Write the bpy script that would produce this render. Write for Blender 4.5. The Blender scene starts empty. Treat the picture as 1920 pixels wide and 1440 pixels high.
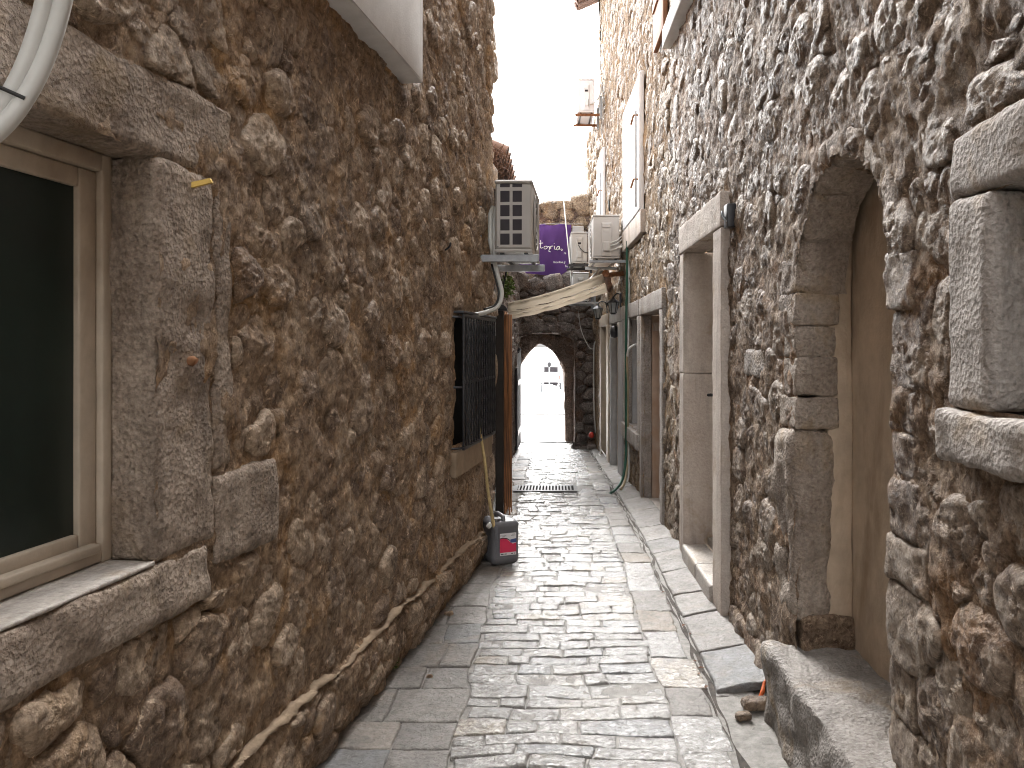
import bpy, math, random
import numpy as np
from mathutils import Vector, Matrix

random.seed(7)
RNG = np.random.default_rng(11)
sc = bpy.context.scene
col = sc.collection
R = math.radians

# ------------------------------------------------------------------ camera, sky, sun, exposure
CAMZ, F = 1.6, 1500.0                     # eye height (m), focal length in photo pixels (1920 wide)
VX, VY = 1040.0, 650.0                    # vanishing point of the alley in the photo
cd = bpy.data.cameras.new('camera')
cam = bpy.data.objects.new('camera', cd); col.objects.link(cam)
cam.location = (0, 0, CAMZ); cam.rotation_euler = (R(90), 0, 0)
cd.sensor_width = 36; cd.lens = 36 * F / 1920
cd.shift_x = -(VX - 960) / 1920; cd.shift_y = -(720 - VY) / 1920
cd.clip_start = 0.05; cd.clip_end = 3000
sc.camera = cam

SUN_EL, SUN_AZ = 48.0, 5.0              # azimuth measured from +Y (down the alley), negative = left
world = bpy.data.worlds.new('World'); sc.world = world; world.use_nodes = True
wn = world.node_tree; wn.nodes.clear()
sky = wn.nodes.new('ShaderNodeTexSky'); sky.sky_type = 'NISHITA'; sky.sun_disc = False
sky.sun_elevation = R(SUN_EL); sky.sun_rotation = R(SUN_AZ)
sky.air_density = 1.0; sky.dust_density = 7.0; sky.ozone_density = 1.0
hs = wn.nodes.new('ShaderNodeHueSaturation'); hs.inputs['Saturation'].default_value = 0.06
bg = wn.nodes.new('ShaderNodeBackground'); bg.inputs['Strength'].default_value = 0.15
wo = wn.nodes.new('ShaderNodeOutputWorld')
wn.links.new(sky.outputs[0], hs.inputs['Color']); wn.links.new(hs.outputs[0], bg.inputs['Color'])
wn.links.new(bg.outputs[0], wo.inputs['Surface'])

sl = bpy.data.lights.new('sun', 'SUN'); sl.energy = 0.5; sl.angle = R(45); sl.color = (1.0, 0.95, 0.87)
sun = bpy.data.objects.new('sun', sl); col.objects.link(sun)
ca, sa = math.cos(R(SUN_EL)), math.sin(R(SUN_EL))
sdir = Vector((math.sin(R(SUN_AZ)) * ca, math.cos(R(SUN_AZ)) * ca, sa))
sun.rotation_euler = sdir.to_track_quat('Z', 'Y').to_euler(); sun.location = sdir * 40

vs = sc.view_settings
vs.view_transform = 'Standard'; vs.look = 'None'; vs.gamma = 1.0; vs.use_curve_mapping = False
vs.exposure = 3.1
sc.render.engine = 'CYCLES'
sc.cycles.use_denoising = True; sc.cycles.denoising_input_passes = 'RGB_ALBEDO_NORMAL'; sc.cycles.denoising_prefilter = 'ACCURATE'; sc.cycles.filter_width = 1.05
sc.cycles.use_adaptive_sampling = True; sc.cycles.adaptive_threshold = 0.02
sc.cycles.max_bounces = 10; sc.cycles.diffuse_bounces = 6; sc.cycles.glossy_bounces = 4

# ------------------------------------------------------------------ numpy noise
def _hash(ix, iy, iz):
    h = (ix.astype(np.uint32) * np.uint32(374761393) + iy.astype(np.uint32) * np.uint32(668265263) + iz.astype(np.uint32) * np.uint32(2147483647 - 1013904223))
    h = (h ^ (h >> np.uint32(13))) * np.uint32(1274126177)
    h = h ^ (h >> np.uint32(16))
    return (h & np.uint32(0xFFFFFF)).astype(np.float64) / 0xFFFFFF * 2 - 1

def vnoise(p):
    f = np.floor(p); i = f.astype(np.int64); t = p - f
    t = t * t * t * (t * (t * 6 - 15) + 10)
    out = 0
    for dx in (0, 1):
        wx = t[:, 0] if dx else 1 - t[:, 0]
        for dy in (0, 1):
            wy = t[:, 1] if dy else 1 - t[:, 1]
            for dz in (0, 1):
                wz = t[:, 2] if dz else 1 - t[:, 2]
                out = out + _hash(i[:, 0] + dx, i[:, 1] + dy, i[:, 2] + dz) * wx * wy * wz
    return out

def fbm(p, scale, octv=3, gain=0.5, off=0.0):
    p = np.asarray(p, dtype=np.float64) * scale + off
    o = 0; a = 1.0
    for k in range(octv):
        o = o + a * vnoise(p); p = p * 2.03 + 17.3; a *= gain
    return o

def ridge(p, scale, off=0.0):
    p = np.asarray(p, dtype=np.float64) * scale + off
    return 1 - np.abs(vnoise(p)) * 2 + 0.5 * (1 - np.abs(vnoise(p * 2.1 + 5.1)) * 2) - 0.6

# ------------------------------------------------------------------ mesh helpers
def mesh_obj(name, verts, faces, mat=None, parent=None, smooth=True, base=None, attr=None):
    """verts in world coordinates; base = location of the root they hang under"""
    v = np.asarray(verts, dtype=np.float64).reshape(-1, 3)
    root = parent
    while root is not None and root.parent is not None: root = root.parent
    if base is None and root is not None: base = root.location
    if base is not None: v = v - np.array(base)[None, :]
    me = bpy.data.meshes.new(name)
    if isinstance(faces, np.ndarray):
        n, k = faces.shape
        me.vertices.add(len(v)); me.vertices.foreach_set('co', v.astype(np.float32).ravel())
        me.loops.add(n * k); me.loops.foreach_set('vertex_index', faces.astype(np.int32).ravel())
        me.polygons.add(n)
        me.polygons.foreach_set('loop_start', np.arange(0, n * k, k, dtype=np.int32))
        me.update(calc_edges=True)
    else:
        me.from_pydata(v.tolist(), [], faces)
    me.polygons.foreach_set('use_smooth', np.full(len(me.polygons), bool(smooth)))
    if attr is not None:
        a = me.attributes.new('rnd', 'FLOAT', 'POINT')
        a.data.foreach_set('value', np.broadcast_to(np.asarray(attr, dtype=np.float32), (len(v),)).copy())
    me.update()
    if mat is not None: me.materials.append(mat)
    o = bpy.data.objects.new(name, me); col.objects.link(o)
    if parent is not None: o.parent = parent
    elif base is not None: o.location = base
    return o

def thing(name, label, cat, loc=(0, 0, 0), group=None):
    o = bpy.data.objects.new(name, None); col.objects.link(o); o.location = loc
    o.empty_display_size = 0.1
    o['label'] = label; o['category'] = cat
    if group: o['group'] = group
    return o

def tag(o, label, cat, group=None):
    o['label'] = label; o['category'] = cat
    if group: o['group'] = group
    return o

class MB:
    """collects shapes into one mesh"""
    def __init__(s): s.v = []; s.f = []
    def add(s, v, f):
        b = len(s.v); s.v.extend([tuple(p) for p in v]); s.f.extend([tuple(i + b for i in q) for q in f]); return s
    def box(s, x0, x1, y0, y1, z0, z1, M=None):
        v = [Vector((x, y, z)) for x in (x0, x1) for y in (y0, y1) for z in (z0, z1)]
        if M is not None: v = [M @ p for p in v]
        return s.add(v, [(0, 1, 3, 2), (4, 6, 7, 5), (0, 4, 5, 1), (2, 3, 7, 6), (0, 2, 6, 4), (1, 5, 7, 3)])
    def bevbox(s, x0, x1, y0, y1, z0, z1, b=0.01, M=None):
        """box with chamfered edges"""
        c = []; 
        def P(x, y, z): 
            c.append((x, y, z)); return len(c) - 1
        idx = {}
        for ix, X in ((0, (x0, x1)),): pass
        xs = (x0, x1); ys = (y0, y1); zs = (z0, z1); sg = (1, -1)
        for i in (0, 1):
            for j in (0, 1):
                for k in (0, 1):
                    idx[(i, j, k, 0)] = P(xs[i], ys[j] + sg[j] * b, zs[k] + sg[k] * b)
                    idx[(i, j, k, 1)] = P(xs[i] + sg[i] * b, ys[j], zs[k] + sg[k] * b)
                    idx[(i, j, k, 2)] = P(xs[i] + sg[i] * b, ys[j] + sg[j] * b, zs[k])
        f = []
        for a in (0, 1):
            f.append([idx[(a, 0, 0, 0)], idx[(a, 1, 0, 0)], idx[(a, 1, 1, 0)], idx[(a, 0, 1, 0)]])
            f.append([idx[(0, a, 0, 1)], idx[(1, a, 0, 1)], idx[(1, a, 1, 1)], idx[(0, a, 1, 1)]])
            f.append([idx[(0, 0, a, 2)], idx[(1, 0, a, 2)], idx[(1, 1, a, 2)], idx[(0, 1, a, 2)]])
        for a in (0, 1):
            for b2 in (0, 1):
                f.append([idx[(a, b2, 0, 0)], idx[(a, b2, 1, 0)], idx[(a, b2, 1, 1)], idx[(a, b2, 0, 1)]])
                f.append([idx[(a, 0, b2, 0)], idx[(a, 1, b2, 0)], idx[(a, 1, b2, 2)], idx[(a, 0, b2, 2)]])
                f.append([idx[(0, a, b2, 1)], idx[(1, a, b2, 1)], idx[(1, a, b2, 2)], idx[(0, a, b2, 2)]])
        for k, i in list(idx.items()):
            pass
        for i in (0, 1):
            for j in (0, 1):
                for k in (0, 1):
                    f.append([idx[(i, j, k, 0)], idx[(i, j, k, 1)], idx[(i, j, k, 2)]])
        if M is not None: c = [tuple(M @ Vector(p)) for p in c]
        return s.add(c, f)
    def tube(s, pts, r, n=8, cap=True):
        pts = [Vector(p) for p in pts]
        rr = r if isinstance(r, (list, tuple)) else [r] * len(pts)
        v = []; f = []
        t0 = (pts[1] - pts[0]).normalized()
        up = Vector((0, 0, 1)) if abs(t0.z) < 0.9 else Vector((1, 0, 0))
        a = t0.cross(up).normalized()
        for i, p in enumerate(pts):
            t = (pts[min(i + 1, len(pts) - 1)] - pts[max(i - 1, 0)]).normalized()
            a = (a - t * a.dot(t)).normalized(); b = t.cross(a)
            for k in range(n):
                q = 2 * math.pi * k / n
                v.append(p + (a * math.cos(q) + b * math.sin(q)) * rr[i])
        for i in range(len(pts) - 1):
            for k in range(n):
                f.append((i * n + k, i * n + (k + 1) % n, (i + 1) * n + (k + 1) % n, (i + 1) * n + k))
        if cap:
            f.append(tuple(range(n))); f.append(tuple((len(pts) - 1) * n + k for k in range(n)))
        return s.add(v, f)
    def lathe(s, prof, n=12, M=None):
        v = []; f = []
        for (r, z) in prof:
            for k in range(n):
                q = 2 * math.pi * k / n
                v.append(Vector((r * math.cos(q), r * math.sin(q), z)))
        for i in range(len(prof) - 1):
            for k in range(n):
                f.append((i * n + k, i * n + (k + 1) % n, (i + 1) * n + (k + 1) % n, (i + 1) * n + k))
        f.append(tuple(range(n))); f.append(tuple((len(prof) - 1) * n + k for k in range(n)))
        if M is not None: v = [M @ p for p in v]
        return s.add(v, f)
    def poly(s, pts): return s.add(pts, [tuple(range(len(pts)))])
    def build(s, name, mat, parent=None, smooth=False, attr=None):
        return mesh_obj(name, s.v, s.f, mat, parent, smooth, attr=attr)

def smooth_path(pts, n=6):
    """Catmull-Rom through the points"""
    P = [Vector(p) for p in pts]; P = [P[0] * 2 - P[1]] + P + [P[-1] * 2 - P[-2]]
    out = []
    for i in range(1, len(P) - 2):
        a, b, c, d = P[i - 1:i + 3]
        for k in range(n):
            t = k / n
            out.append(0.5 * ((2 * b) + (c - a) * t + (2 * a - 5 * b + 4 * c - d) * t * t + (3 * b - a - 3 * c + d) * t ** 3))
    out.append(P[-2]); return out

def at(px, py, Z):
    """a point of the photo at depth Z"""
    return Vector(((px - VX) * Z / F, Z, CAMZ + (VY - py) * Z / F))

def project(p):
    return VX + p[:, 0] / p[:, 1] * F, VY - (p[:, 2] - CAMZ) / p[:, 1] * F

def ground_z(y):
    y = np.asarray(y, dtype=np.float64)
    t = np.clip(y - 6.0, 0, 9.5)
    return -0.04 * t * t / (t + 0.6)

GZ = lambda y: float(ground_z(y))

# ------------------------------------------------------------------ materials
def new_mat(name):
    m = bpy.data.materials.new(name); m.use_nodes = True
    nt = m.node_tree; b = nt.nodes['Principled BSDF']
    return m, nt, b

def node(nt, t, **kw):
    n = nt.nodes.new(t)
    for k, v in kw.items():
        if k in n.inputs.keys(): n.inputs[k].default_value = v
        else: setattr(n, k, v)
    return n

def mixc(nt, fac, a, b, blend='MIX'):
    n = nt.nodes.new('ShaderNodeMix'); n.data_type = 'RGBA'; n.blend_type = blend
    for sock, val in ((n.inputs['Factor'], fac), (n.inputs['A'], a), (n.inputs['B'], b)):
        s2 = sock
        if sock.name in ('A', 'B'):
            s2 = [q for q in n.inputs if q.name == sock.name and q.type == 'RGBA'][0]
        if hasattr(val, 'is_linked'): nt.links.new(val, s2)
        elif isinstance(val, (int, float)): s2.default_value = val
        else: s2.default_value = (*val, 1)
    return [q for q in n.outputs if q.type == 'RGBA'][0]

def ramp(nt, val, lo, hi, a=0.0, b=1.0):
    n = nt.nodes.new('ShaderNodeMapRange'); n.clamp = True
    nt.links.new(val, n.inputs[0])
    for i, q in enumerate((lo, hi, a, b)): n.inputs[i + 1].default_value = q
    return n.outputs[0]

def noise(nt, vec, scale, detail=4.0, rough=0.55, dist=0.0):
    n = node(nt, 'ShaderNodeTexNoise', Scale=scale, Detail=detail, Roughness=rough, Distortion=dist)
    nt.links.new(vec, n.inputs['Vector']); return n.outputs['Fac']

def scaled(nt, vec, s):
    n = nt.nodes.new('ShaderNodeVectorMath'); n.operation = 'MULTIPLY'
    nt.links.new(vec, n.inputs[0]); n.inputs[1].default_value = s; return n.outputs[0]

def math_n(nt, op, a, b=0.5):
    n = nt.nodes.new('ShaderNodeMath'); n.operation = op
    for i, q in enumerate((a, b)):
        if hasattr(q, 'is_linked'): nt.links.new(q, n.inputs[i])
        else: n.inputs[i].default_value = q
    return n.outputs[0]

def bump(nt, bsdf, layers):
    """layers: (height socket, distance)"""
    prev = None
    for h, d in layers:
        n = nt.nodes.new('ShaderNodeBump'); n.inputs['Distance'].default_value = d; n.inputs['Strength'].default_value = 1.0
        nt.links.new(h, n.inputs['Height'])
        if prev is not None: nt.links.new(prev, n.inputs['Normal'])
        prev = n.outputs[0]
    nt.links.new(prev, bsdf.inputs['Normal'])

def rock_mat(name, light, mid, dark, rust, stone=True, rough=0.56, spec=0.5, bscale=1.0, streak=0.55, moss=0.0, dk=0.36, dmix=0.8):
    m, nt, b = new_mat(name)
    pos = nt.nodes.new('ShaderNodeNewGeometry').outputs['Position']
    att = nt.nodes.new('ShaderNodeAttribute'); att.attribute_name = 'rnd'; rnd = att.outputs['Fac']
    big = noise(nt, pos, 1.1, 3, 0.6)
    med = noise(nt, pos, 7.0, 5, 0.65, 0.6)
    fine = noise(nt, pos, 38.0, 6, 0.7)
    vf = noise(nt, pos, 160.0, 3, 0.7)
    c = mixc(nt, ramp(nt, big, 0.35, 0.65), mid, light)
    c = mixc(nt, ramp(nt, med, 0.40, 0.60, 0, dmix), c, dark)
    r2 = noise(nt, pos, 3.1, 4, 0.6, 0.8)
    c = mixc(nt, ramp(nt, r2, 0.52, 0.68, 0, 0.85), c, rust)
    if stone:
        c = mixc(nt, ramp(nt, rnd, 0.45, 1.0, 0, 0.85), c, light)
        c = mixc(nt, ramp(nt, rnd, 0.25, 0.0, 0, 0.7), c, dark)
    st = noise(nt, scaled(nt, pos, (5.0, 5.0, 0.55)), 1.0, 4, 0.6, 0.3)
    c = mixc(nt, ramp(nt, st, 0.52, 0.68, 0, streak), c, tuple(q * 0.55 for q in dark))
    if moss:
        g = noise(nt, pos, 4.2, 5, 0.7, 0.5)
        c = mixc(nt, ramp(nt, g, 0.58, 0.7, 0, moss), c, (0.045, 0.052, 0.03))
    c = mixc(nt, ramp(nt, fine, 0.36, 0.60, 0, 1), mixc(nt, 1.0, c, (dk, dk * 0.89, dk * 0.81), 'MULTIPLY'), c)  # fine stone tone, with the shade of pits and crevices put into the colour
    chip = noise(nt, pos, 24.0, 6, 0.75, 1.2)
    c = mixc(nt, ramp(nt, chip, 0.56, 0.64, 0, 0.75), c, tuple(min(1, q * 1.4) for q in light))  # pale chips, lightened so the colour also carries edge highlights
    c = mixc(nt, ramp(nt, vf, 0.55, 0.72, 0, 0.6), c, light)
    nt.links.new(c, b.inputs['Base Color'])
    rg = ramp(nt, fine, 0.3, 0.7, rough + 0.12, rough - 0.2)
    nt.links.new(rg, b.inputs['Roughness'])
    b.inputs['Specular IOR Level'].default_value = spec
    vor = node(nt, 'ShaderNodeTexVoronoi', Scale=34.0); vor.feature = 'F1'
    nt.links.new(pos, vor.inputs['Vector'])
    bump(nt, b, [(noise(nt, pos, 17.0, 7, 0.70, 0.5), 0.036 * bscale), (vor.outputs['Distance'], 0.012 * bscale), (vf, 0.010 * bscale)])
    return m

def plain(name, colr, rough=0.5, spec=0.5, metal=0.0, var=0.15, vscale=8.0, bumpd=0.0, bscale=60.0, dirt=None, dscale=3.0, damt=0.5):
    m, nt, b = new_mat(name)
    pos = nt.nodes.new('ShaderNodeNewGeometry').outputs['Position']
    n = noise(nt, pos, vscale, 5, 0.6)
    c = mixc(nt, ramp(nt, n, 0.3, 0.7), tuple(q * (1 - var) for q in colr), tuple(min(1, q * (1 + var)) for q in colr))
    if dirt is not None:
        d = noise(nt, scaled(nt, pos, (1, 1, 0.35)), dscale, 6, 0.65, 0.4)
        c = mixc(nt, ramp(nt, d, 0.48, 0.68, 0, damt), c, dirt)
    nt.links.new(c, b.inputs['Base Color'])
    b.inputs['Roughness'].default_value = rough; b.inputs['Metallic'].default_value = metal
    b.inputs['Specular IOR Level'].default_value = spec
    if bumpd: bump(nt, b, [(noise(nt, pos, bscale, 5, 0.65), bumpd)])
    return m

def dressed(name, colr, dark, rough=0.75, pit=1.0, speck=0.66):
    """tooled limestone with pits, stains"""
    m, nt, b = new_mat(name)
    pos = nt.nodes.new('ShaderNodeNewGeometry').outputs['Position']
    big = noise(nt, pos, 2.4, 5, 0.65, 0.4)
    fine = noise(nt, pos, 55.0, 6, 0.7)
    st = noise(nt, scaled(nt, pos, (9, 9, 0.9)), 1.0, 5, 0.6, 0.3)
    c = mixc(nt, ramp(nt, big, 0.38, 0.66), colr, dark)
    c = mixc(nt, ramp(nt, st, 0.5, 0.7, 0, 0.55), c, tuple(q * 0.5 for q in dark))
    c = mixc(nt, ramp(nt, fine, 0.36, 0.62, 0, 1), mixc(nt, 1.0, c, (speck, speck * 0.98, speck * 0.96), 'MULTIPLY'), c)
    och = noise(nt, pos, 4.0, 4, 0.6, 0.6)
    c = mixc(nt, ramp(nt, och, 0.56, 0.72, 0, 0.5), c, (0.30, 0.20, 0.09))
    nt.links.new(c, b.inputs['Base Color'])
    b.inputs['Roughness'].default_value = rough; b.inputs['Specular IOR Level'].default_value = 0.3
    vor = node(nt, 'ShaderNodeTexVoronoi', Scale=70.0)
    nt.links.new(pos, vor.inputs['Vector'])
    bump(nt, b, [(noise(nt, pos, 24.0, 6, 0.7), 0.014 * pit), (vor.outputs['Distance'], 0.006 * pit), (noise(nt, pos, 150, 3, 0.6), 0.004 * pit)])
    return m

def paver_mat(name, cols, rough=(0.16, 0.42), coat=0.8):
    m, nt, b = new_mat(name)
    pos = nt.nodes.new('ShaderNodeNewGeometry').outputs['Position']
    att = nt.nodes.new('ShaderNodeAttribute'); att.attribute_name = 'rnd'; rnd = att.outputs['Fac']
    med = noise(nt, pos, 5.0, 5, 0.65, 0.6)
    fine = noise(nt, pos, 42.0, 6, 0.7)
    c = mixc(nt, ramp(nt, rnd, 0.1, 0.9), cols[0], cols[1])
    c = mixc(nt, ramp(nt, rnd, 0.86, 0.9, 0, 0.7), c, (0.17, 0.18, 0.19))
    c = mixc(nt, ramp(nt, rnd, 0.1, 0.06, 0, 0.7), c, cols[3])
    c = mixc(nt, ramp(nt, med, 0.42, 0.66, 0, 0.8), c, cols[2])
    och = noise(nt, pos, 2.3, 4, 0.6, 0.9)
    c = mixc(nt, ramp(nt, och, 0.56, 0.7, 0, 0.45), c, cols[3])
    c = mixc(nt, ramp(nt, fine, 0.32, 0.6, 0, 1), mixc(nt, 1.0, c, (0.52, 0.51, 0.50), 'MULTIPLY'), c)
    nt.links.new(c, b.inputs['Base Color'])
    wet = noise(nt, pos, 6.5, 5, 0.7)
    nt.links.new(ramp(nt, wet, 0.35, 0.65, rough[0], rough[1]), b.inputs['Roughness'])
    b.inputs['Specular IOR Level'].default_value = 0.7
    b.inputs['Coat Weight'].default_value = coat; b.inputs['Coat Roughness'].default_value = 0.08
    bump(nt, b, [(noise(nt, pos, 14.0, 4, 0.6, 0.7), 0.009), (noise(nt, pos, 36.0, 5, 0.7, 1.0), 0.010)])
    nb = [l.from_socket for l in nt.links if l.to_socket == b.inputs['Normal']][0]; nt.links.new(nb, b.inputs['Coat Normal'])
    return m

M = {}
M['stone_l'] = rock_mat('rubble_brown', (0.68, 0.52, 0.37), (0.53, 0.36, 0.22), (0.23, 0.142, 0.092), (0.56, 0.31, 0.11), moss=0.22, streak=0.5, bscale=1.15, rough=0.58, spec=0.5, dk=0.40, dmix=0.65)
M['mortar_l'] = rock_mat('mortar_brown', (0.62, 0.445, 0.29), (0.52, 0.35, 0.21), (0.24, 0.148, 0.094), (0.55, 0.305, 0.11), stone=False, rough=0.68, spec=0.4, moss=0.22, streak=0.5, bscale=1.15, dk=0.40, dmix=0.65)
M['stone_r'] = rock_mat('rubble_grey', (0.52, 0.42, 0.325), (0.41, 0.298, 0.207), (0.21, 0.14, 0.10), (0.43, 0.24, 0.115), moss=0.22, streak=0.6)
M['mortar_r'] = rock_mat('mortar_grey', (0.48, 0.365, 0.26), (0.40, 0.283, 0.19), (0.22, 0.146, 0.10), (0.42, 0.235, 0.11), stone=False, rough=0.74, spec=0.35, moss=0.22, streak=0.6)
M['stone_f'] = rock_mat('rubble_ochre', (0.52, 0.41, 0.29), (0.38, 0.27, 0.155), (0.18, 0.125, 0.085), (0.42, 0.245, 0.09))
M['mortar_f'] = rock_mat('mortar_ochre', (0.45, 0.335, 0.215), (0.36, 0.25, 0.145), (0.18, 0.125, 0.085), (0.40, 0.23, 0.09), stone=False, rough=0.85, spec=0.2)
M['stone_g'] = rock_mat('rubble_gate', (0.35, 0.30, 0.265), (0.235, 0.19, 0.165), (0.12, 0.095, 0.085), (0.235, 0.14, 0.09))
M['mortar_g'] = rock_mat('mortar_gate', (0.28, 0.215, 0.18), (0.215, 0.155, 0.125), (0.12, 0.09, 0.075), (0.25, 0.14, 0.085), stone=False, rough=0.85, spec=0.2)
M['dress_l'] = dressed('limestone_stained', (0.55, 0.445, 0.355), (0.31, 0.235, 0.18), pit=1.4, speck=0.55)
M['dress_r'] = dressed('limestone_grey', (0.46, 0.42, 0.385), (0.33, 0.29, 0.26))
M['dress_d'] = dressed('limestone_door', (0.60, 0.535, 0.475), (0.47, 0.40, 0.35), pit=0.35, speck=0.84)
M['sill_w'] = dressed('limestone_worn', (0.55, 0.51, 0.47), (0.42, 0.38, 0.34), rough=0.4, pit=0.4)
M['dress_s'] = dressed('limestone_step', (0.36, 0.335, 0.31), (0.22, 0.195, 0.175), rough=0.6)
M['dress_n'] = dressed('limestone_jamb', (0.45, 0.385, 0.325), (0.29, 0.235, 0.195))
M['plaster_n'] = plain('plaster_beige', (0.50, 0.41, 0.315), 0.85, 0.2, var=0.2, vscale=5, bumpd=0.006, bscale=25, dirt=(0.26, 0.19, 0.125), damt=0.7)
M['plaster_p'] = plain('plaster_pink', (0.42, 0.33, 0.26), 0.85, 0.2, var=0.15, vscale=6, bumpd=0.006, bscale=30, dirt=(0.34, 0.2, 0.12), damt=0.7)
M['plaster_g'] = plain('plaster_grey', (0.40, 0.40, 0.40), 0.85, 0.2, var=0.12, vscale=10, bumpd=0.004, bscale=50, dirt=(0.25, 0.23, 0.21))
M['plaster_line'] = plain('plaster_sand', (0.30, 0.225, 0.155), 0.85, 0.2, var=0.2, vscale=9, bumpd=0.008, bscale=30, dirt=(0.2, 0.14, 0.1))
M['slab'] = plain('white_render', (0.62, 0.61, 0.60), 0.8, 0.2, var=0.06, vscale=14, bumpd=0.002, bscale=90, dirt=(0.42, 0.40, 0.38), damt=0.4)
M['frame'] = plain('cream_paint', (0.47, 0.40, 0.315), 0.45, 0.4, var=0.12, vscale=12, bumpd=0.0015, bscale=40, dirt=(0.24, 0.17, 0.11), damt=0.5)
M['glass'] = plain('dark_glass', (0.010, 0.021, 0.017), 0.3, 0.3, var=0.4, vscale=3, dirt=(0.02, 0.028, 0.025))
M['shade_black'] = plain('painted_shade_black', (0.012, 0.012, 0.012), 0.9, 0.1)  # near-black, the shade of unlit depths put into the colour
M['paver'] = paver_mat('polished_paving', ((0.30, 0.286, 0.266), (0.215, 0.204, 0.19), (0.145, 0.136, 0.126), (0.29, 0.236, 0.17)), rough=(0.07, 0.24))
M['paver_edge'] = paver_mat('edge_paving', ((0.27, 0.247, 0.222), (0.19, 0.172, 0.154), (0.135, 0.12, 0.108), (0.25, 0.193, 0.138)), rough=(0.42, 0.65), coat=0.12)
M['bed'] = plain('joint_dirt', (0.20, 0.186, 0.168), 0.45, 0.45, var=0.4, vscale=25, bumpd=0.01, bscale=60)
M['gutter'] = plain('gutter_strip', (0.06, 0.05, 0.042), 0.8, 0.3, var=0.5, vscale=30, bumpd=0.012, bscale=70)
M['quay'] = plain('pale_quay_stone', (0.55, 0.54, 0.52), 0.75, 0.3, var=0.08, vscale=2)
M['ac'] = plain('ac_cream', (0.43, 0.41, 0.385), 0.45, 0.4, var=0.05, vscale=6, dirt=(0.40, 0.36, 0.32), damt=0.35)
M['ac_w'] = plain('ac_white', (0.46, 0.455, 0.44), 0.45, 0.4, var=0.04, vscale=6, dirt=(0.5, 0.46, 0.42), damt=0.3)
M['vent'] = plain('vent_dark', (0.035, 0.03, 0.035), 0.6, 0.3)
M['galv'] = plain('galvanised_steel', (0.36, 0.38, 0.40), 0.5, 0.4, metal=0.5, var=0.15, vscale=20, dirt=(0.22, 0.2, 0.19))
M['rust'] = plain('rusty_steel', (0.22, 0.10, 0.05), 0.85, 0.2, var=0.4, vscale=25, bumpd=0.003, dirt=(0.35, 0.2, 0.1))
M['iron'] = plain('black_iron', (0.022, 0.022, 0.026), 0.38, 0.5, var=0.3, vscale=30)
M['darkwood'] = plain('black_stained_wood', (0.022, 0.018, 0.016), 0.5, 0.4, var=0.4, vscale=12, bumpd=0.002)
M['gateleaf'] = plain('weathered_gate_wood', (0.055, 0.055, 0.062), 0.7, 0.3, var=0.35, vscale=10, bumpd=0.004, bscale=20)
def reed_mat():
    m, nt, b = new_mat('brown_reed'); pos = nt.nodes.new('ShaderNodeNewGeometry').outputs['Position']
    n = noise(nt, scaled(nt, pos, (140, 140, 3)), 1.0, 3, 0.6)
    nt.links.new(mixc(nt, ramp(nt, n, 0.38, 0.62), (0.075, 0.03, 0.014), (0.38, 0.17, 0.06)), b.inputs['Base Color']); b.inputs['Roughness'].default_value = 0.6
    return m
M['reed'] = reed_mat()
M['banner'] = plain('purple_cloth', (0.115, 0.055, 0.20), 0.85, 0.15, var=0.1, vscale=3)
M['ink'] = plain('white_print', (0.78, 0.76, 0.78), 0.8, 0.1, var=0.02)
M['awning'] = plain('cream_canvas', (0.62, 0.57, 0.50), 0.85, 0.15, var=0.1, vscale=5, dirt=(0.42, 0.34, 0.26), damt=0.6)
def canvas(m):
    nt = m.node_tree; b_ = nt.nodes['Principled BSDF']; tr = nt.nodes.new('ShaderNodeBsdfTranslucent'); mx = nt.nodes.new('ShaderNodeMixShader')
    tr.inputs['Color'].default_value = (0.62, 0.57, 0.50, 1); mx.inputs[0].default_value = 0.5
    nt.links.new(b_.outputs[0], mx.inputs[1]); nt.links.new(tr.outputs[0], mx.inputs[2]); nt.links.new(mx.outputs[0], nt.nodes['Material Output'].inputs['Surface'])
canvas(M['awning']); canvas(M['banner']); M['banner'].node_tree.nodes['Translucent BSDF'].inputs['Color'].default_value = (0.12, 0.06, 0.22, 1)
M['greenhose'] = plain('green_hose', (0.02, 0.085, 0.055), 0.4, 0.4, var=0.2)
M['tanhose'] = plain('tan_hose', (0.33, 0.27, 0.17), 0.5, 0.4, var=0.2)
M['pvc'] = plain('grey_insulation', (0.55, 0.55, 0.52), 0.5, 0.4, var=0.08, dirt=(0.38, 0.36, 0.33))
M['cable'] = plain('black_cable', (0.02, 0.02, 0.02), 0.5, 0.4)
M['shutter'] = plain('white_shutter', (0.78, 0.79, 0.81), 0.55, 0.3, var=0.04, vscale=5, dirt=(0.6, 0.58, 0.55), damt=0.3)
M['brownpaint'] = plain('brown_shutter', (0.26, 0.12, 0.06), 0.6, 0.3, var=0.25)
M['can'] = plain('grey_plastic', (0.13, 0.13, 0.14), 0.42, 0.45, var=0.12, vscale=12, dirt=(0.16, 0.15, 0.14), damt=0.3)
M['lab_w'] = plain('label_white', (0.75, 0.74, 0.74), 0.4, 0.4, var=0.02)
M['lab_r'] = plain('label_red', (0.62, 0.03, 0.09), 0.4, 0.4, var=0.1)
M['lab_b'] = plain('label_blue', (0.05, 0.08, 0.22), 0.4, 0.4, var=0.1)
M['lab_k'] = plain('label_black', (0.02, 0.02, 0.025), 0.4, 0.4)
M['leaf'] = plain('leaf_green', (0.11, 0.17, 0.035), 0.5, 0.4, var=0.45, vscale=30)
M['twig'] = plain('dry_twig', (0.16, 0.09, 0.06), 0.8, 0.2, var=0.4, vscale=20)
M['straw'] = plain('bamboo_cane', (0.50, 0.38, 0.19), 0.55, 0.3, var=0.2, vscale=30)
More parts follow.
